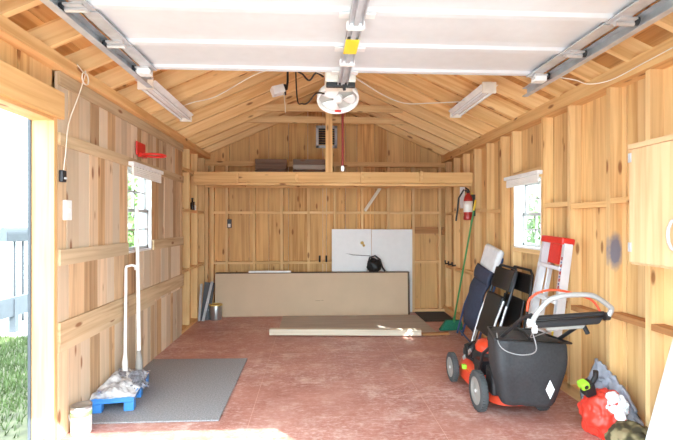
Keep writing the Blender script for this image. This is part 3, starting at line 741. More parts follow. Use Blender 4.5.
# long cardboard-faced box leaning low against the back wall
cb = thing('cardboard_box', 'long low cardboard-faced box standing against the back wall', 'cardboard box', (0, 6.62, 0))
def leanY(x, z, d): return (x, 6.60 + z * .06 + d, z)
k = MB(); k.hexa([leanY(-1.41, 0, 0), leanY(1.425, 0, 0), leanY(1.425, 0, .012), leanY(-1.41, 0, .012), leanY(-1.41, .62, 0), leanY(1.425, .62, 0), leanY(1.425, .62, .012), leanY(-1.41, .62, .012)], 0); k.build('front_sheet', M['card'], cb)
k = MB(); k.hexa([leanY(-1.41, 0, .012), leanY(1.455, 0, .012), leanY(1.455, 0, .085), leanY(-1.41, 0, .085), leanY(-1.41, .632, .012), leanY(1.455, .632, .012), leanY(1.455, .632, .085), leanY(-1.41, .632, .085)], 0); k.build('carcass', M['cardedge'], cb)
k = MB(); k.bar(leanY(.05, .22, -.001), leanY(.12, .22, -.001), .012, .002, (0, 0, 1)); k.bar(leanY(.13, .225, -.001), leanY(.17, .222, -.001), .01, .002, (0, 0, 1)); k.build('printed_marks', M['cardedge'], cb)
tag(MB().box((-.93, 6.65, .6325), (-.31, 6.70, .658), 0).build('batten', M['white']), 'white batten lying on top of the cardboard box at its left end', 'batten')
# black cap / bag over the cardboard top
bg = thing('black_bag', 'crumpled black bag resting on the cardboard box before the white panel', 'bag', (.95, 6.67, .632))
MB().blob((.93, 6.665, .72), (.105, .05, .105), .35, 2.2, 3, 4, .634).build('body', M['blackvinyl'], bg)
MB().tube([(.83, 6.66, .74), (.86, 6.65, .85), (.94, 6.65, .875), (1.01, 6.65, .82), (1.05, 6.655, .70), (1.09, 6.66, .645)], .014, 8).build('strap', M['black'], bg)

# left back corner
tag(MB().prism([(-1.55, 6.30, 0), (-1.545, 6.34, 0), (-1.46, 6.66, .53), (-1.465, 6.62, .53)], (.012, -.002, 0)).build('board', M['slate']) if False else
    MB().hexa([(-1.56, 6.36, 0), (-1.44, 6.40, 0), (-1.44, 6.415, 0), (-1.56, 6.375, 0), (-1.53, 6.50, .52), (-1.40, 6.54, .5), (-1.40, 6.555, .5), (-1.53, 6.515, .52)], 2).build('board', M['slate']),
    'dark grey board leaning in the left back corner', 'board')
tag(MB().bar((-1.50, 6.28, .01), (-1.415, 6.46, .53), .012, .035, (1, 0, 0)).build('metal_strip', M['galv']), 'pale metal strip leaning in front of the dark board', 'strip', 'metal strips in the left back corner')
tag(MB().bar((-1.555, 6.28, .01), (-1.565, 6.46, .50), .012, .03, (1, 0, 0)).build('metal_strip', M['galv']), 'pale metal strip leaning in the corner left of the dark board', 'strip', 'metal strips in the left back corner')
def can(name, c, r, hgt, body, lid, label, extra=None):
    c = V(c); t = thing(name, label, 'paint can', c)
    MB().lathe([(0, 0), (r * .97, 0), (r, .006), (r, hgt - .006), (r * .98, hgt), (r * .86, hgt - .004), (r * .86, hgt - .012), (0, hgt - .012)], c, n=36).build('tin', M[body], t)
    MB().lathe([(0, .0), (r * .84, 0), (r * .88, .005), (r * 1.03, .006), (r * 1.03, -.012)], c + V((0, 0, hgt)), n=36).build('lid', M[lid], t)
    MB().tube([c + V((r * math.cos(a) * 1.04, -r * .4 - .02 * math.sin(a), hgt * .72 - .06 * math.sin(a))) for a in [PI * k / 14 for k in range(15)]], .0022, 6).build('wire_handle', M['steel'], t)
    if extra:
        MB().lathe([(r + .0008, extra[1]), (r + .0012, extra[1]), (r + .0012, extra[2]), (r + .0008, extra[2])], c, n=36).build('label_band', M[extra[0]], t)
can('paint_can', (-1.36, 6.44, 0), .088, .21, 'tin', 'gold', 'silver paint can with a yellow lid on the floor before the cardboard box')
can('paint_can', (-1.505, 3.02, 0), .062, .175, 'label', 'tin', 'white labelled paint can on the floor beside the blue pallet', ('limelabel', .115, .145))
# loft crates
for i, (xa, xb, lab) in enumerate(((-.80, -.36, 'dark wooden crate on the loft, left of the pair by the post'), (-.27, .19, 'dark wooden crate with pale stripes on the loft next to the post'))):
    c = thing('wooden_crate', lab, 'crate', ((xa + xb) / 2, 6.5, 2.05), 'wooden crates on the loft')
    for z in (2.05, 2.125, 2.20):
        for (p, q) in (((xa, 6.38), (xb, 6.395)), ((xa, 6.615), (xb, 6.63)), ((xa, 6.395), (xa + .015, 6.615)), ((xb - .015, 6.395), (xb, 6.615))):
            MB().box((p[0], p[1], z), (q[0], q[1], z + .066)).build('slat', W['crate'] if not (i == 1 and z == 2.125) else W['ply'], c)
    MB().box((xa + .016, 6.396, 2.051), (xb - .016, 6.614, 2.06)).build('bottom', W['crate'], c)
    for x in (xa + .016, xb - .041): MB().box((x, 6.396, 2.062), (x + .025, 6.42, 2.27)).build('corner_post', W['crate'], c)

# ---- things on the floor
k = MB(); k.hexa([(-.42, 5.52, .001), (1.54, 5.42, .001), (1.54, 6.52, .001), (-.42, 6.55, .001), (-.42, 5.52, .013), (1.54, 5.42, .013), (1.54, 6.52, .013), (-.42, 6.55, .013)], 0)
tag(k.build('plywood_sheet', W['ply']), 'grey plywood sheet lying flat in front of the cardboard box', 'plywood sheet')
tag(MB().bar((-.51, 5.475, .05), (1.31, 5.345, .05), .085, .072).build('timber', W['pale'], bevel=.004), 'long pale squared timber lying across the front edge of the plywood', 'timber')
tag(MB().bar((1.32, 5.36, .02), (1.66, 5.38, .02), .06, .025).build('timber', W['brown']), 'short brown offcut lying at the right end of the pale timber', 'timber')
k = MB(); k.hexa([(1.56, 6.12, .001), (1.98, 6.12, .001), (2.0, 6.74, .001), (1.56, 6.74, .001), (1.56, 6.12, .016), (1.98, 6.12, .016), (2.0, 6.74, .016), (1.56, 6.74, .016)], 0)
tag(k.build('doormat', M['darkmat']), 'dark doormat in the right back corner behind the green broom', 'mat')
k = MB(); k.hexa([(-1.575, 3.13, .001), (-.64, 3.13, .001), (-.645, 4.54, .001), (-1.575, 4.56, .001), (-1.575, 3.13, .012), (-.64, 3.13, .012), (-.645, 4.54, .012), (-1.575, 4.56, .012)], 0)
tag(k.build('floor_mat', M['mat'], bevel=.004), 'large grey carpet mat beside the grey board wall', 'mat')

# blue pallet with mops
A = Matrix.Translation((-1.565, 3.27, .012)) @ Matrix.Rotation(.16, 4, 'Z') @ Matrix.Rotation(-.0, 4, 'X')
pl = thing('plastic_pallet', 'small blue plastic pallet on the grey mat beside the wall', 'pallet', (-1.42, 3.5, .012))
def seg_(y0, y1): return
k = MB(A); k.box((0.0, 0, .062), (.285, .56, .085)); k.build('deck', M['bluepl'], pl, bevel=.006)
k = MB(A); k.box((0, 0, .085), (.012, .56, .105)); k.box((.273, 0, .085), (.285, .56, .105)); k.box((0.012, 0, .085), (.273, .012, .105)); k.box((.012, .548, .085), (.273, .56, .105)); k.build('rim', M['bluepl'], pl)
for x in (0.0, .215):
    for y in (0, .245, .49):
        MB(A).box((x, y, 0), (x + .07, y + .07, .062)).build('foot', M['bluepl'], pl, bevel=.006)
fl = MB()
def film(u, v_):
    x, y = u * .30 - .005, v_ * .60 - .02
    b = noise.noise(V((x * 14, y * 12, 3))) * .035 + noise.noise(V((x * 40, y * 34, 9))) * .012
    z = .11 + .075 * math.sin(PI * min(1, max(0, u * 1.0))) * (0.4 + .6 * math.sin(PI * v_)) * (1.25 - u) + b
    if u > .93 or v_ < .06: z = .108 + b * .4
    return A @ V((x, y, max(z, .095)))
fl.grid(film, 40, 60)
fo = fl.build('plastic_wrap', M['film'], origin=(-1.42, 3.5, .1)); tag(fo, 'crinkled clear plastic wrap heaped over the blue pallet and mop heads', 'plastic wrap')
def mop(label, head_c, top, r, hook, hr, dirn, blades):
    hc = V(head_c); t = thing('mop', label, 'mop', (hc.x, hc.y, .10), 'mops on the blue pallet')
    top = V(top); d = (top - hc).normalized()
    MB().tube([hc + d * .10, hc + d * .3, top], [r * 1.0, r, r], 12).build('handle', M['white'], t)
    if hook:
        MB().tube([top - d * .015, top + V((.0, .005, .012)), top + V((.035, .03, .022)), top + V((.06, .05, .012)), top + V((.062, .052, -.02))], .012, 10).build('hooked_grip', M['white'], t)
    MB().lathe([(r * .9, -.02), (r * 1.7, 0), (r * 1.7, .08), (r * 1.1, .14), (r, .16)], hc, d, 16).build('socket', M['hub' if not hook else 'white'], t)
    k = MB()
    for j in range(blades):
        a = random.uniform(-1.1, 1.1); L = random.uniform(.15, .27); dd = V((dirn[0] + .5 * a * dirn[1], dirn[1] - .5 * a * dirn[0], 0)).normalized()
        p = [hc + V((random.uniform(-.02, .02), random.uniform(-.02, .02), 0))]
        for q in range(1, 6):
            f_ = q / 5; z = max(.108 + random.uniform(0, .035), hc.z + .02 - f_ * f_ * .18)
            p.append(V((hc.x, hc.y, 0)) + dd * L * f_ + V((random.uniform(-.01, .01), random.uniform(-.01, .01), z)))
        k.tube(p, random.uniform(.006, .011), 6)
    k.build('yarn_head', M['mop'], t)
mop('white-handled mop with a tall plain pole leaning on the left window, head on the pallet', (-1.395, 3.71, .17), (-1.545, 4.06, 1.51), .016, False, .03, (.12, -1), 60)
mop('white-handled mop with a hooked top, shorter than the pole beside it, head on the pallet', (-1.495, 3.68, .17), (-1.568, 3.88, .985), .0125, True, .03, (-.1, -1), 30)

# ---- green broom
br = thing('broom', 'green broom leaning on the right wall below the fire extinguisher', 'broom', (1.77, 5.6, 0))
b0, b1 = V((1.80, 5.62, .11)), V((1.99, 5.43, 1.52))
MB().tube([b0, b1], .011, 10).build('handle', M['green'], br)
MB().tube([b1 - (b1 - b0) * .002, b1 + (b1 - b0).normalized() * .13], .012, 10).build('grip', M['yellow'], br)
MB().lathe([(.02, 0), (.018, .05), (.013, .1)], b0 - V((.004, 0, .02)), (b1 - b0), 14).build('socket', M['green'], br)
k = MB(); k.hexa([(1.61, 5.57, .005), (1.92, 5.60, .005), (1.92, 5.66, .005), (1.61, 5.66, .005), (1.70, 5.60, .13), (1.90, 5.61, .13), (1.90, 5.65, .13), (1.70, 5.65, .13)], 2)
k.build('bristles', M['dkgreen'], br, bevel=.008)

# ---- fire extinguisher and plaque
fe = thing('fire_extinguisher', 'red fire extinguisher with a white label hung on the right wall', 'fire extinguisher', (1.965, 5.50, 1.40))
ec = V((1.955, 5.53, 1.40))
MB().lathe([(0, 0), (.048, 0), (.055, .012), (.055, .255), (.046, .295), (.022, .325), (.02, .34), (0, .34)], ec, n=24).build('cylinder', M['extred'], fe)
MB().lathe([(.0556, .10), (.0562, .10), (.0562, .235), (.0556, .235)], ec, n=24).build('label', M['label'], fe)
k = MB(); k.lathe([(.02, 0), (.022, .03), (.012, .04)], ec + V((0, 0, .335)), n=14); k.bar(ec + V((.0, -.02, .375)), ec + V((-.06, -.07, .40)), .018, .008); k.bar(ec + V((0, -.02, .36)), ec + V((-.06, -.07, .355)), .018, .008)
k.build('valve_handle', M['black'], fe)
MB().tube([ec + V((0, .0, .36)), ec + V((-.05, .02, .38)), ec + V((-.10, .06, .28)), ec + V((-.11, .08, .12)), ec + V((-.12, .09, .04)), ec + V((-.125, .09, -.01))], .011, 10).build('hose', M['black'], fe)
MB().tube([ec + V((.05, 0, .34)), ec + V((.068, -.012, .25)), ec + V((.05, -.02, .10))], .008, 8).build('strap', M['yellow'], fe)
MB().box((2.0, 5.50, 1.45), (XR, 5.56, 1.72)).build('wall_bracket', M['darksteel'], fe)
MB().lathe([(.057, 0), (.06, .01), (.057, .05)], ec + V((0, 0, .005)), n=24).build('foot_ring', M['extred'], fe)
tag(MB().box((1.985, 5.925, 1.56), (2.05, 5.94, 1.85)).build('plaque', M['white'], bevel=.003), 'blank white plaque on the right wall behind the extinguisher', 'plaque')

# ---- folded chairs leaning on the right wall
def frame_mat(B, T, u):
    B, T, u = V(B), V(T), V(u).normalized(); v_ = (T - B).normalized(); u = (u - v_ * u.dot(v_)).normalized(); n = u.cross(v_).normalized()
    m = Matrix((u, v_, n)).transposed().to_4x4(); m.translation = B; return m, (T - B).length
# blue lounger: local x across, y up the chair, z out of the plane (towards the room)
F, L = frame_mat((1.76, 4.97, .012), (1.995, 4.79, 1.05), (.08, -1, 0))
lc = thing('folding_lounger', 'folded navy lounge chair with a white headrest leaning on the right wall', 'lounge chair', (1.75, 5.0, 0))
for x in (-.20, .20):
    MB(F).tube([(x, 0, 0), (x, L * .5, .0), (x * .98, L * .93, 0)], .013, 10).build('side_tube', M['bluetube'], lc)
MB(F).tube([(-.20, L * .93, 0), (-.19, L * .97, 0), (0, L * .985, 0), (.19, L * .97, 0), (.20, L * .93, 0)], .013, 10).build('top_tube', M['bluetube'], lc)
for x in (-.23, .16):
    MB(F).tube([(x, .01, .05), (x + .02, L * .35, .07), (x + .05, L * .62, .05)], .011, 10).build('leg_tube', M['bluetube'], lc)
MB(F).tube([(-.21, .05, .03), (.20, .05, .03)], .011, 8).build('cross_tube', M['bluetube'], lc)
def sling(u, v_):
    bul = .05 * math.sin(PI * v_) + .035 * math.sin(PI * v_ * 2.2) ** 2
    return (-.18 - .02 * math.sin(v_ * PI) + u * .36, .16 * L + v_ * .62 * L, .03 + bul * (.5 + .5 * math.sin(PI * u)))
MB(F).grid(sling, 12, 30).build('sling_fabric', M['navy'], lc, solid=.02)
def flap(u, v_): return (-.18 + u * .37, L * .68 + v_ * L * .14, .055 + .02 * math.sin(PI * u) + .015 * math.sin(PI * v_))
MB(F).grid(flap, 12, 8).build('padded_fold', M['navy'], lc, solid=.035)
k = MB(F); k.box((-.17, L * .80, -.01), (.20, L * 1.05, .065)); k.build('headrest', M['headrest'], lc, bevel=.036, seg=5)
# black folding chair
F, L = frame_mat((1.66, 4.38, .012), (1.945, 4.36, .93), (.02, -1, 0))
bc = thing('folding_chair', 'folded black padded folding chair leaning between the lounger and the ladder', 'folding chair', (1.66, 4.38, 0), 'black folding chairs against the right wall')
hw = .225
fr = [(-hw, 0, 0), (-hw, L * .80, 0), (-hw * .93, L * .95, 0), (-hw * .75, L, 0), (hw * .75, L, 0), (hw * .93, L * .95, 0), (hw, L * .80, 0), (hw, 0, 0)]
MB(F).tube(fr, .012, 10).build('front_frame', M['darksteel'], bc)
fr2 = [(-hw * .8, .02, -.03), (-hw * .8, L * .55, -.02), (-hw * .8, L * .72, -.012)]
for sgn in (-1, 1):
    MB(F).tube([(sgn * hw * .86, .03, .035), (sgn * hw * .86, L * .45, .045), (sgn * hw * .86, L * .66, .03)], .011, 10).build('rear_leg', M['steel'], bc)
    MB(F).tube([(sgn * hw, L * .05, .004), (sgn * hw, L * .62, .004)], .0125, 10).build('leg_sleeve', M['steel'], bc)
MB(F).tube([(-hw * .86, L * .12, .035), (hw * .86, L * .12, .035)], .009, 8).build('stretcher', M['steel'], bc)
k = MB(F)
def backrest(u, v_):
    return ((u - .5) * hw * 1.9, L * .76 + v_ * L * .215, .01 - .03 * math.sin(PI * u))
k.grid(backrest, 12, 8); k.build('backrest', M['blackvinyl'], bc, solid=.03, bevel=.006)
k = MB(F); k.box((-hw * .8, L * .26, .012), (hw * .8, L * .70, .052)); k.build('seat', M['blackvinyl'], bc, bevel=.018, seg=3)
# second thin frame behind it
F, L = frame_mat((1.85, 4.22, .012), (2.015, 4.20, .93), (.02, -1, 0))
b2 = thing('folding_chair', 'second black folding chair tucked behind the padded one beside the ladder', 'folding chair', (1.85, 4.22, 0), 'black folding chairs against the right wall')
fr = [(-hw, 0, 0), (-hw, L * .82, 0), (-hw * .9, L * .96, 0), (-hw * .7, L, 0), (hw * .7, L, 0), (hw * .9, L * .96, 0), (hw, L * .82, 0), (hw, 0, 0)]
MB(F).tube(fr, .012, 10).build('front_frame', M['black'], b2)
for sgn in (-1, 1): MB(F).tube([(sgn * hw * .86, .02, .03), (sgn * hw * .86, L * .7, .03)], .011, 10).build('rear_leg', M['black'], b2)
k = MB(F); k.box((-hw * .95, L * .77, -.012), (hw * .95, L * .96, .012)); k.build('backrest', M['blackvinyl'], b2, bevel=.01)
k = MB(F); k.box((-hw * .8, L * .28, -.0), (hw * .8, L * .70, .028)); k.build('seat', M['blackvinyl'], b2, bevel=.01)

# ---- step ladder
F, L = frame_mat((1.79, 3.55, .012), (1.965, 3.505, 1.21), (-.02, -1, 0))
sl = thing('step_ladder', 'folded aluminium step ladder with a red top leaning on the right wall', 'ladder', (1.79, 3.55, 0))
for sgn in (-1, 1):
    xb, xt = sgn * .235, sgn * .165
    k = MB(F); k.bar((xb, 0, 0), (xt, L, 0), .03, .062, (0, 0, 1)); k.bar((xb - sgn * .01, 0, .028), (xt - sgn * .01, L, .028), .03, .006, (0, 0, 1)); k.build('front_rail', M['ladder'], sl)
    xb, xt = sgn * .18, sgn * .12
    MB(F).bar((xb, .02, -.055), (xt, L - .02, -.045), .025, .03, (0, 0, 1)).build('rear_rail', M['ladder'], sl)
    MB(F).box((sgn * .235 - .018, -.008, -.035), (sgn * .235 + .018, .04, .035)).build('rubber_foot', M['black'], sl)
for j in range(4):
    yy = .22 + j * .26; hw_ = .225 - .07 * yy / L
    MB(F).box((-hw_, yy, -.03), (hw_, yy + .028, .045)).build('step', M['ladder'], sl)
k = MB(F); k.box((-.175, L - .01, -.055), (.165, L + .045, .05)); k.build('top_cap', M['red'], sl, bevel=.012)
MB(F).box((-.10, L - .17, -.03), (.06, L - .012, .0)).build('red_web', M['red'], sl)
for j in range(5):
    MB(F).box((.160 + .0032 * j, L - .13 - .055 * j, .0325), (.180 + .0032 * j, L - .105 - .055 * j, .0335)).build('warning_mark', M['extred'], sl)
for j in range(4): MB(F).box((.160 + .0032 * j, L - .155 - .055 * j, .0325), (.176 + .0032 * j, L - .14 - .055 * j, .0335)).build('printed_mark', M['bluetube'], sl)
MB(F).box((.195, L - .78, .0325), (.222, L - .62, .0335)).build('yellow_sticker', M['yellow'], sl)

# ---- wall cabinet
cx, cy0, cy1, cz0, cz1 = 1.745, 1.76, 2.395, 1.14, 1.79
cb_ = thing('wall_cabinet', 'pale wooden wall cabinet with a curved steel handle on the right wall', 'cabinet', (1.9, 2.17, cz0))
MB().box((cx + .02, cy0, cz0), (XR - .001, cy1, cz1), 2).build('carcass', W['cabinet'], cb_, bevel=.003)
dr = MB().box((cx, cy0 + .004, cz0 + .012), (cx + .019, cy1 - .01, cz1 - .02), 2).build('door', W['cabinet'], cb_, bevel=.004)
MB().box((cx + .004, cy0 - .008, cz1 - .018), (XR - .001, cy1 + .008, cz1 + .012), 1).build('top_moulding', W['cabinet'], cb_, bevel=.004)
MB().tube([(cx, 2.065, 1.235), (cx - .022, 2.065, 1.245), (cx - .036, 2.065, 1.275), (cx - .04, 2.065, 1.31), (cx - .036, 2.065, 1.345), (cx - .022, 2.065, 1.375), (cx, 2.065, 1.385)], .008, 10).build('handle', M['steel'], dr)
for z in (1.21, 1.70): MB().box((cx - .004, cy1 - .03, z), (cx + .001, cy1 - .008, z + .05)).build('hinge', M['galv'], dr)

# ---- leaning white panel at the right
k = MB(); k.hexa([(1.765, 1.45, 0), (1.785, 1.45, 0), (1.785, 2.36, 0), (1.765, 2.36, 0), (2.012, 1.45, .86), (2.032, 1.45, .86), (2.032, 2.36, .86), (2.012, 2.36, .86)], 1)
tag(k.build('leaning_panel', M['panelgrey'], bevel=.003), 'white panel leaning on the right wall under the wall cabinet', 'panel')

# ---- bags by the right wall
rb = thing('red_bag', 'stuffed red plastic bag with a white print on the floor by the right wall', 'bag', (1.86, 2.80, 0))
def bag_mat():
    m, nt, b = new_mat('red_bag_white_print'); N = nt.nodes.new; L = nt.links.new
    g = N('ShaderNodeTexCoord'); prev = None
    n = N('ShaderNodeTexNoise'); n.inputs['Scale'].default_value = 26; n.inputs['Detail'].default_value = 2; L(g.outputs['Object'], n.inputs['Vector'])
    for (c, rr) in (((-.02, -.15, .235), .055), ((.045, -.14, .20), .05), ((.08, -.10, .255), .045), ((.10, -.13, .15), .05), ((.135, -.11, .09), .045), ((-.04, -.17, .19), .03)):
        d = N('ShaderNodeVectorMath'); d.operation = 'DISTANCE'; L(g.outputs['Object'], d.inputs[0]); d.inputs[1].default_value = c
        k = N('ShaderNodeMath'); k.operation = 'DIVIDE'; L(d.outputs['Value'], k.inputs[0]); k.inputs[1].default_value = rr
        if prev is None: prev = k.outputs[0]
        else:
            q = N('ShaderNodeMath'); q.operation = 'MINIMUM'; L(prev, q.inputs[0]); L(k.outputs[0], q.inputs[1]); prev = q.outputs[0]
    a = N('ShaderNodeMath'); a.operation = 'MULTIPLY_ADD'; L(n.outputs['Fac'], a.inputs[0]); a.inputs[1].default_value = .9; L(prev, a.inputs[2])
    mr = N('ShaderNodeMapRange'); mr.inputs['From Min'].default_value = 1.38; mr.inputs['From Max'].default_value = 1.46; mr.inputs['To Min'].default_value = 1; mr.inputs['To Max'].default_value = 0; L(a.outputs[0], mr.inputs['Value'])
    x = N('ShaderNodeMixRGB'); L(mr.outputs[0], x.inputs[0]); x.inputs[1].default_value = srgb(226, 66, 50); x.inputs[2].default_value = srgb(244, 236, 240)
    L(x.outputs[0], b.inputs['Base Color']); b.inputs['Roughness'].default_value = .4
    return m
M['redbag'] = bag_mat()
MB().blob((1.88, 2.80, .13), (.125, .15, .16), .22, 2.0, 4, 5, .001).build('body', M['redbag'], rb)
k = MB(); k.blob((1.885, 2.72, .275), (.04, .04, .03), .4, 2.4, 5, 4); k.blob((1.93, 2.70, .225), (.032, .04, .06), .35, 2.4, 6, 4); k.build('knotted_top', M['headrest'], rb)
tp = MB()
def tarp(u, v_):
    x = 1.93 + .12 * u + .02 * math.sin(9 * v_); y = 3.0 - .36 * u
    z = (.43 - .30 * u ** 1.3) * (1 - v_) + .002
    b = noise.noise(V((u * 6, v_ * 5, 1))) * .05 + noise.noise(V((u * 17, v_ * 14, 4))) * .02
    return (min(x + .03 * (1 - v_) - .09 * math.sin(PI * v_) * (1 - .3 * u) + b * .9, 2.02), y - .05 * v_ + b, max(.012, z + b * .5))
tp.grid(tarp, 40, 40)
tag(tp.build('grey_tarp', M['tarp'], solid=.02), 'crumpled grey tarp slumped between the red bag and the right wall', 'tarp')
cmb = MB(); cmb.blob((1.865, 2.53, .085), (.135, .10, .105), .25, 2.4, 9, 4, .001)
tag(cmb.build('camouflage_bundle', M['camo']), 'small camouflage cloth bundle on the floor in front of the red bag', 'bundle')
tl = thing('handheld_tool', 'black tool with a lime green end sitting on top of the red bag', 'tool', (1.80, 2.80, .30))
A = Matrix.Translation((1.80, 2.83, .255)) @ Matrix.Rotation(-.35, 4, 'Y') @ Matrix.Rotation(.2, 4, 'X')
MB(A).box((-.035, -.04, 0), (.035, .04, .09)).build('body', M['black'], tl, bevel=.012)
MB(A).box((-.055, -.045, .065), (.0, .02, .115)).build('lime_head', M['lime'], tl, bevel=.012)
MB(A).lathe([(0, 0), (.012, .001), (.014, 0)], (-.028, -.046, .09), (0, -1, 0), 14).build('button', M['black'], tl)
MB(A).tube([(.03, 0, .06), (.07, .0, .10), (.08, 0, .14)], .016).build('grip', M['black'], tl)

# ---- lawn mower
mw = thing('lawn_mower', 'orange-red push mower with a black rear grass bag parked on the red floor', 'lawn mower', (1.45, 3.4, 0))
def wheel(x, y, r, w, sgn, name):
    c = V((x, y, r)); ax = (sgn, 0, 0)
    k = MB(); k.lathe([(r * .70, -w / 2), (r * .93, -w / 2), (r, -w * .3), (r, w * .3), (r * .93, w / 2), (r * .70, w / 2)], c, ax, 40)
    for j in range(36):
        t = 2 * PI * j / 36; d = V((0, math.cos(t), math.sin(t))); tt = V((0, -math.sin(t), math.cos(t)))
        k.bar(c + d * (r + .0) - V((w * .42, 0, 0)) + tt * .004, c + d * (r + .0) + V((w * .42, 0, 0)) - tt * .004, .008, .006, d)
    t = k.build('wheel', M['rubber'], mw)
    h = MB(); h.lathe([(0, w * .46), (r * .16, w * .46), (r * .2, w * .36), (r * .55, w * .30), (r * .62, w * .48), (r * .71, w * .48), (r * .71, -w * .48), (0, -w * .4)], c, ax, 40)
    h.build('hub_cap', M['hub'], t)
    b = MB(); b.lathe([(0, w * .58), (.012, .58 * w), (.014, w * .45)], c, ax, 14); b.build('axle_nut', M['steel'], t)
wheel(1.215, 3.22, .142, .05, -1, 'rear'); wheel(1.67, 3.22, .142, .05, 1, 'rear')
wheel(1.215, 3.83, .120, .045, -1, 'front'); wheel(1.67, 3.83, .120, .045, 1, 'front')
MB().tube([(1.215, 3.22, .142), (1.67, 3.22, .142)], .009).tube([(1.215, 3.83, .12), (1.67, 3.83, .12)], .009).build('axles', M['darksteel'], mw)
# deck shell
prof = [(3.12, .09), (3.14, .20), (3.26, .235), (3.60, .225), (3.86, .20), (3.97, .15), (3.985, .075), (3.90, .07)]
k = MB()
def deck(u, v_):
    a = u * 2 * PI
    ex = .215 * (abs(math.cos(a)) ** .55) * (1 if math.cos(a) >= 0 else -1); ey = .43 * (abs(math.sin(a)) ** .6) * (1 if math.sin(a) >= 0 else -1)
    s_, z = ((1.0, .065), (1.0, .11), (.985, .15), (.93, .185), (.84, .20), (.7, .21), (.3, .215), (.0, .215))[round(v_ * 7)]
    return (1.475 + ex * s_, 3.545 + ey * s_, z)
k.grid(deck, 48, 7); k.build('deck', M['orange'], mw, bevel=0)
k = MB(); k.box((1.262, 3.30, .10), (1.275, 3.72, .165)); k.build('side_skirt', M['orange'], mw, bevel=.006)
k = MB(); k.box((1.2605, 3.40, .115), (1.262, 3.52, .15)); k.build('white_decal', M['white'], mw)
MB().box((1.235, 3.62, .165), (1.27, 3.66, .20)).build('lime_plug', M['lime'], mw, bevel=.005)
k = MB(); k.lathe([(.15, 0), (.16, .02), (.16, .08), (.14, .12), (.13, .13)], (1.47, 3.58, .21), n=32); k.build('engine_block', M['black'], mw)
k = MB(); k.lathe([(.138, 0), (.14, .03), (.12, .065), (.07, .08), (0, .08)], (1.47, 3.58, .335), n=32); k.build('engine_cover', M['orange'], mw)
MB().lathe([(.045, 0), (.045, .02), (0, .022)], (1.47, 3.58, .414), n=20).build('starter_cap', M['black'], mw)
k = MB(); k.blob((1.37, 3.78, .27), (.075, .06, .075), .15, 2, 1, 3); k.tube([(1.33, 3.5, .25), (1.27, 3.62, .27), (1.30, 3.74, .33), (1.40, 3.8, .34)], .014); k.box((1.28, 3.36, .20), (1.40, 3.48, .31)); k.build('engine_parts', M['black'], mw)
MB().bar((1.30, 3.80, .20), (1.33, 3.70, .30), .03, .012, (1, 0, 0)).build('spark_lever', M['steel'], mw)
MB().box((1.27, 3.10, .14), (1.68, 3.24, .33)).build('rear_guard', M['black'], mw, bevel=.02)
# grass bag
def bagfn(u, v_):
    a = u * 2 * PI; c_, s_ = math.cos(a), math.sin(a)
    px = (abs(c_) ** .35) * (1 if c_ >= 0 else -1); py = (abs(s_) ** .4) * (1 if s_ >= 0 else -1)
    rows = ((0.0, .135), (.5, .125), (.86, .125), (.93, .15), (.95, .25), (.98, .38), (1.0, .50), (1.0, .58), (.985, .60), (.6, .612), (0, .615))
    s1, z = rows[round(v_ * 10)]
    hx = .27 * s1 * (1 if z > .38 else .78 + .22 * max(0, (z - .12)) / .26)
    yr = 2.90 + (.06 if z < .3 else 0) * (1 - max(0, (z - .12)) / .18 if z < .3 else 1)
    y = 3.10 + py * (.185 if z > .3 else .165) * s1; x = 1.475 + px * hx * (1 - .34 * (y - 2.915) / .37); z = z - (.035 * (x - 1.2) / .5 if z > .45 else 0)
    n_ = noise.noise(V((x * 6, y * 6, z * 5))) * .034 + noise.noise(V((x * 15, y * 15, z * 9))) * .012
    if py < 0 and s1 > .8: y -= .025 * math.sin(PI * max(0, min(1, (z - .12) / .5)))
    return (x + n_ * .5, y + n_, z + n_ * .5)
k = MB(); k.grid(bagfn, 72, 10); bag = k.build('grass_bag', M['blackbag'], mw)
md = bag.modifiers.new('smooth', 'SUBSURF'); md.levels = 1; md.render_levels = 1
k = MB(); c = V((1.565, 2.872, .27)); k.prism([c + V((0, 0, .062)), c + V((.03, 0, 0)), c + V((0, 0, -.062)), c + V((-.03, 0, 0))], (0, .004, 0)); k.build('diamond_badge', M['white'], bag)
k = MB(); k.tube([(1.215, 2.92, .596), (1.305, 3.27, .592), (1.645, 3.27, .57), (1.735, 2.92, .56), (1.215, 2.92, .596)], .008, 8); k.build('bag_frame', M['black'], bag)
MB().tube([(1.455, 2.93, .59), (1.455, 3.0, .615), (1.455, 3.2, .615), (1.455, 3.27, .585)], .011, 8).build('bag_handle', M['black'], bag)
# handle
for x0, x1 in ((1.265, 1.30), (1.685, 1.74)):
    MB().tube([(x0, 3.36, .22), (x0, 3.26, .40), (x1, 2.70, .785), (x1, 2.60, .82)], .0125, 10).build('handle_bar', M['black'], mw)
k = MB(); k.hexa([(1.33, 2.58, .745), (1.71, 2.58, .765), (1.71, 2.69, .745), (1.33, 2.69, .725), (1.30, 2.58, .785), (1.745, 2.58, .81), (1.745, 2.69, .80), (1.30, 2.69, .775)], 0); k.build('console', M['black'], mw, bevel=.012)
MB().tube([(1.29, 2.60, .80), (1.745, 2.60, .825)], .014, 10).build('cross_bar', M['black'], mw)
k = MB(); k.hexa([(1.40, 2.60, .725), (1.62, 2.60, .735), (1.56, 2.68, .72), (1.44, 2.68, .72), (1.38, 2.60, .75), (1.64, 2.60, .76), (1.64, 2.68, .74), (1.38, 2.68, .735)], 0); k.build('console_tray', M['hub'], mw, bevel=.006)
MB().tube(smooth([(1.295, 2.58, .775), (1.315, 2.57, .83), (1.375, 2.56, .905), (1.42, 2.555, .93), (1.50, 2.55, .945), (1.62, 2.55, .945), (1.68, 2.555, .925), (1.765, 2.57, .87), (1.775, 2.575, .85), (1.762, 2.58, .815)], 4), .0155, 12).build('control_bail', M['alu'], mw)
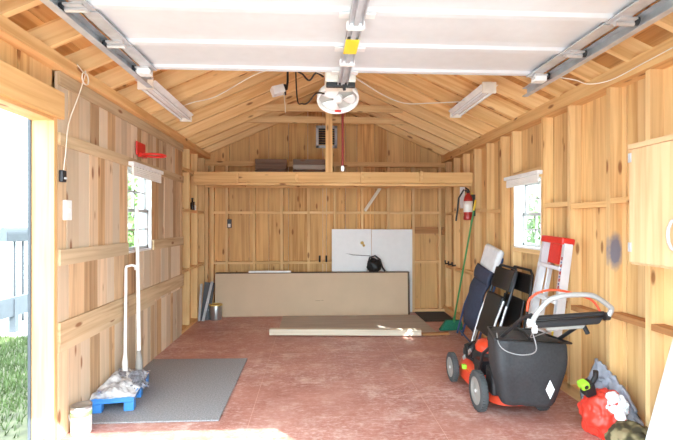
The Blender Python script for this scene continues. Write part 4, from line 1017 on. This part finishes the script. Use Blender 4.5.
for x, z in ((1.295, .775), (1.755, .81)):
    MB().tube([(x - .015, 2.59, z), (x + .015, 2.59, z)], .024, 14).build('clamp', M['black' if x > 1.5 else 'white'], mw)
MB().box((1.30, 2.58, .715), (1.33, 2.60, .765)).build('switch_block', M['white'], mw, bevel=.006)
wpts = [(1.305, 2.66, .83), (1.33, 2.68, .90), (1.40, 2.68, .945), (1.50, 2.68, .955), (1.62, 2.68, .93), (1.72, 2.67, .89), (1.75, 2.64, .83)]
MB().tube(smooth(wpts), .007, 8).build('orange_cable', M['orangewire'], mw)
MB().tube([(1.68, 2.70, .74), (1.685, 2.66, .69)], .014, 10).build('bar_knob', M['darksteel'], mw)
k = MB(); k.tube(smooth([(1.31, 2.60, .71), (1.345, 2.63, .60), (1.33, 2.76, .535), (1.27, 2.85, .53), (1.225, 2.88, .57), (1.25, 2.98, .62)]), .0035, 6); k.tube(smooth([(1.31, 2.60, .72), (1.36, 2.72, .655), (1.48, 2.80, .66), (1.60, 2.72, .72)]), .003, 6); k.build('control_cables', M['greywire'], mw)

# ------------------------------------------------------------------ outside
g = MB(); g.box((-14, -8, -.25), (14, .99, -.065)); g.box((2.2, .99, -.25), (14, 22, -.08))
dv = struct(g.build('ground', M['concrete'], origin=(0, 0, -.2)))
MB().box((-14, 6.1, -.26), (-1.75, 22, -.10)).build('gravel_yard', M['gravel'], dv)
MB().box((-14, .995, -.27), (-1.75, 6.1, -.13)).build('soil_bed', M['soil'], dv)
MB().box((-14, 22, -.3), (14, 30, -.09)).box((-1.75, 6.96, -.26), (2.2, 22, -.10)).build('back_yard', M['gravel'], dv)
gr = MB(); random.seed(3)
for i in range(16000):
    y = random.uniform(3.2, 6.1); x = random.uniform(-4.6, -1.9)
    if y < 4.0 and random.random() > (y - 3.1): continue
    hh = random.uniform(.03, .075); a = random.uniform(0, 2 * PI); w = .006
    dx, dy = math.cos(a) * w, math.sin(a) * w; lx, ly = random.uniform(-.03, .03), random.uniform(-.03, .03)
    gr._add([(x - dx, y - dy, -.13), (x + dx, y + dy, -.13), (x + lx, y + ly, -.13 + hh)], [(0, 1, 2)])
tag(gr.build('lawn_grass', M['grass']), 'short green lawn grass seen through the side doorway', 'grass', kind='stuff')
# low fence board and mailbox
fr = thing('garden_rail', 'low blue-grey rail beyond the lawn outside the doorway', 'rail', (-4.1, 6.4, -.1))
ra, rb_ = V((-4.005, 6.0, 0.245)), V((-3.975, 6.75, 0.244)); rd = rb_ - ra
MB().bar(ra - rd * 1.2, rb_ + rd * .6, .05, .25).build('board', M['greyrail'], fr)
for q in (-1.0, .25, 1.4):
    p = ra + rd * q; MB().box((p.x - .04, p.y + .03, -.14), (p.x + .04, p.y + .11, p.z + .10)).build('post', M['greyrail'], fr)
mbx = thing('mailbox', 'grey rounded mailbox on two thin posts outside the side doorway', 'mailbox', (-4.15, 6.9, -.1))
MX = Matrix.Translation((-4.37, 6.9, 0)) @ Matrix.Rotation(1.15, 4, 'Z')
pr = [(-.19, -.10, 1.09), (-.19, .10, 1.09), (-.19, .10, 1.20)] + [(-.19, .1 * math.cos(t), 1.20 + .10 * math.sin(t)) for t in [PI * k / 10 for k in range(1, 10)]] + [(-.19, -.10, 1.20)]
MB(MX).prism(pr, (.36, 0, 0)).build('box', M['mailbox'], mbx, bevel=.006)
for x in (-.03, .09): MB(MX).tube([(x, 0, -.15), (x, 0, 1.09)], .02, 8).build('post', M['mailbox'], mbx)
MB(MX).prism([(-.198, y * .9, z) for _, y, z in pr], (.008, 0, 0)).build('door', M['greyrail'], mbx)
hs = thing('house', 'pale white-sided house beyond the lawn, washed out by the sun', 'house', (-9, 13, -.1))
k = MB()
for j in range(26): k.prism([(-14, 12.0, -.1 + j * .15), (-14, 11.975, -.1 + j * .15), (-14, 12.0, .055 + j * .15)], (8.0, 0, 0))
k.box((-14, 12.0, -.1), (-6.0, 17, 3.8)); k.build('wall', M['housewhite'], hs)
MB().prism([(-14.3, 11.6, 3.75), (-14.3, 14.5, 5.2), (-14.3, 17.4, 3.75)], (8.6, 0, 0)).build('roof', M['roofgrey'], hs)
# shrubs and trees seen through the windows
def tree(name, label, cat, c, rad, trunk, n, seed):
    random.seed(seed); c = V(c); t = thing(name, label, cat, (c.x, c.y, -.1))
    k = MB()
    for i in range(n):
        d = V((random.gauss(0, 1), random.gauss(0, 1), random.gauss(0, 1))).normalized() * random.uniform(.55, 1) 
        p = c + V((d.x * rad[0], d.y * rad[1], d.z * rad[2])); u = V((random.uniform(-1, 1), random.uniform(-1, 1), random.uniform(-1, 1))).normalized(); w = u.orthogonal().normalized()
        s_ = random.uniform(.05, .11); k._add([p - u * s_, p + w * s_ * .5, p + u * s_, p - w * s_ * .5], [(0, 1, 2, 3)])
    k.build('foliage', M['leaf'], t)
    k = MB(); k.tube([(c.x, c.y, -.1), (c.x + .03, c.y, c.z * .6), (c.x, c.y, c.z)], [trunk, trunk * .8, trunk * .4], 8)
    for i in range(6):
        a = i * 1.05; k.tube([(c.x, c.y, c.z * .7), (c.x + math.cos(a) * rad[0] * .7, c.y + math.sin(a) * rad[1] * .7, c.z + rad[2] * .4)], [trunk * .5, trunk * .15], 6)
    k.build('trunk', M['bark'], t)
tree('shrub', 'leafy green shrub outside the right window', 'shrub', (4.7, 8.0, 1.2), (1.1, 1.0, 1.0), .07, 2600, 11)
tree('tree', 'tall leafy tree farther out beyond the right window', 'tree', (7.6, 12.5, 2.6), (1.8, 1.6, 1.7), .12, 2600, 12)
tree('tree', 'dark tree standing outside the left window', 'tree', (-4.0, 10.4, 1.7), (.5, .9, 1.4), .09, 2400, 13)

# ------------------------------------------------------------------ light
w = bpy.data.worlds.new('sky'); sc.world = w; w.use_nodes = True
bg = w.node_tree.nodes['Background']; bg.inputs[0].default_value = (.70, .885, 1.0, 1); bg.inputs[1].default_value = 2.4
sd = bpy.data.lights.new('sun', 'SUN'); sd.energy = 3.6; sd.angle = .009; sd.color = (.93, .985, 1)
so = bpy.data.objects.new('sun', sd); col.objects.link(so)
so.rotation_euler = V((-1.0, 1.25, -1.32)).to_track_quat('-Z', 'Y').to_euler(); so.location = (8, -8, 9)

vs_ = sc.view_settings
vs_.view_transform = 'Standard'; vs_.look = 'None'; vs_.gamma = 1; vs_.use_curve_mapping = False
vs_.exposure = 2.25
cy = sc.cycles
cy.max_bounces = 16; cy.diffuse_bounces = 10; cy.transparent_max_bounces = 16; cy.use_denoising = True; cy.sample_clamp_indirect = 8
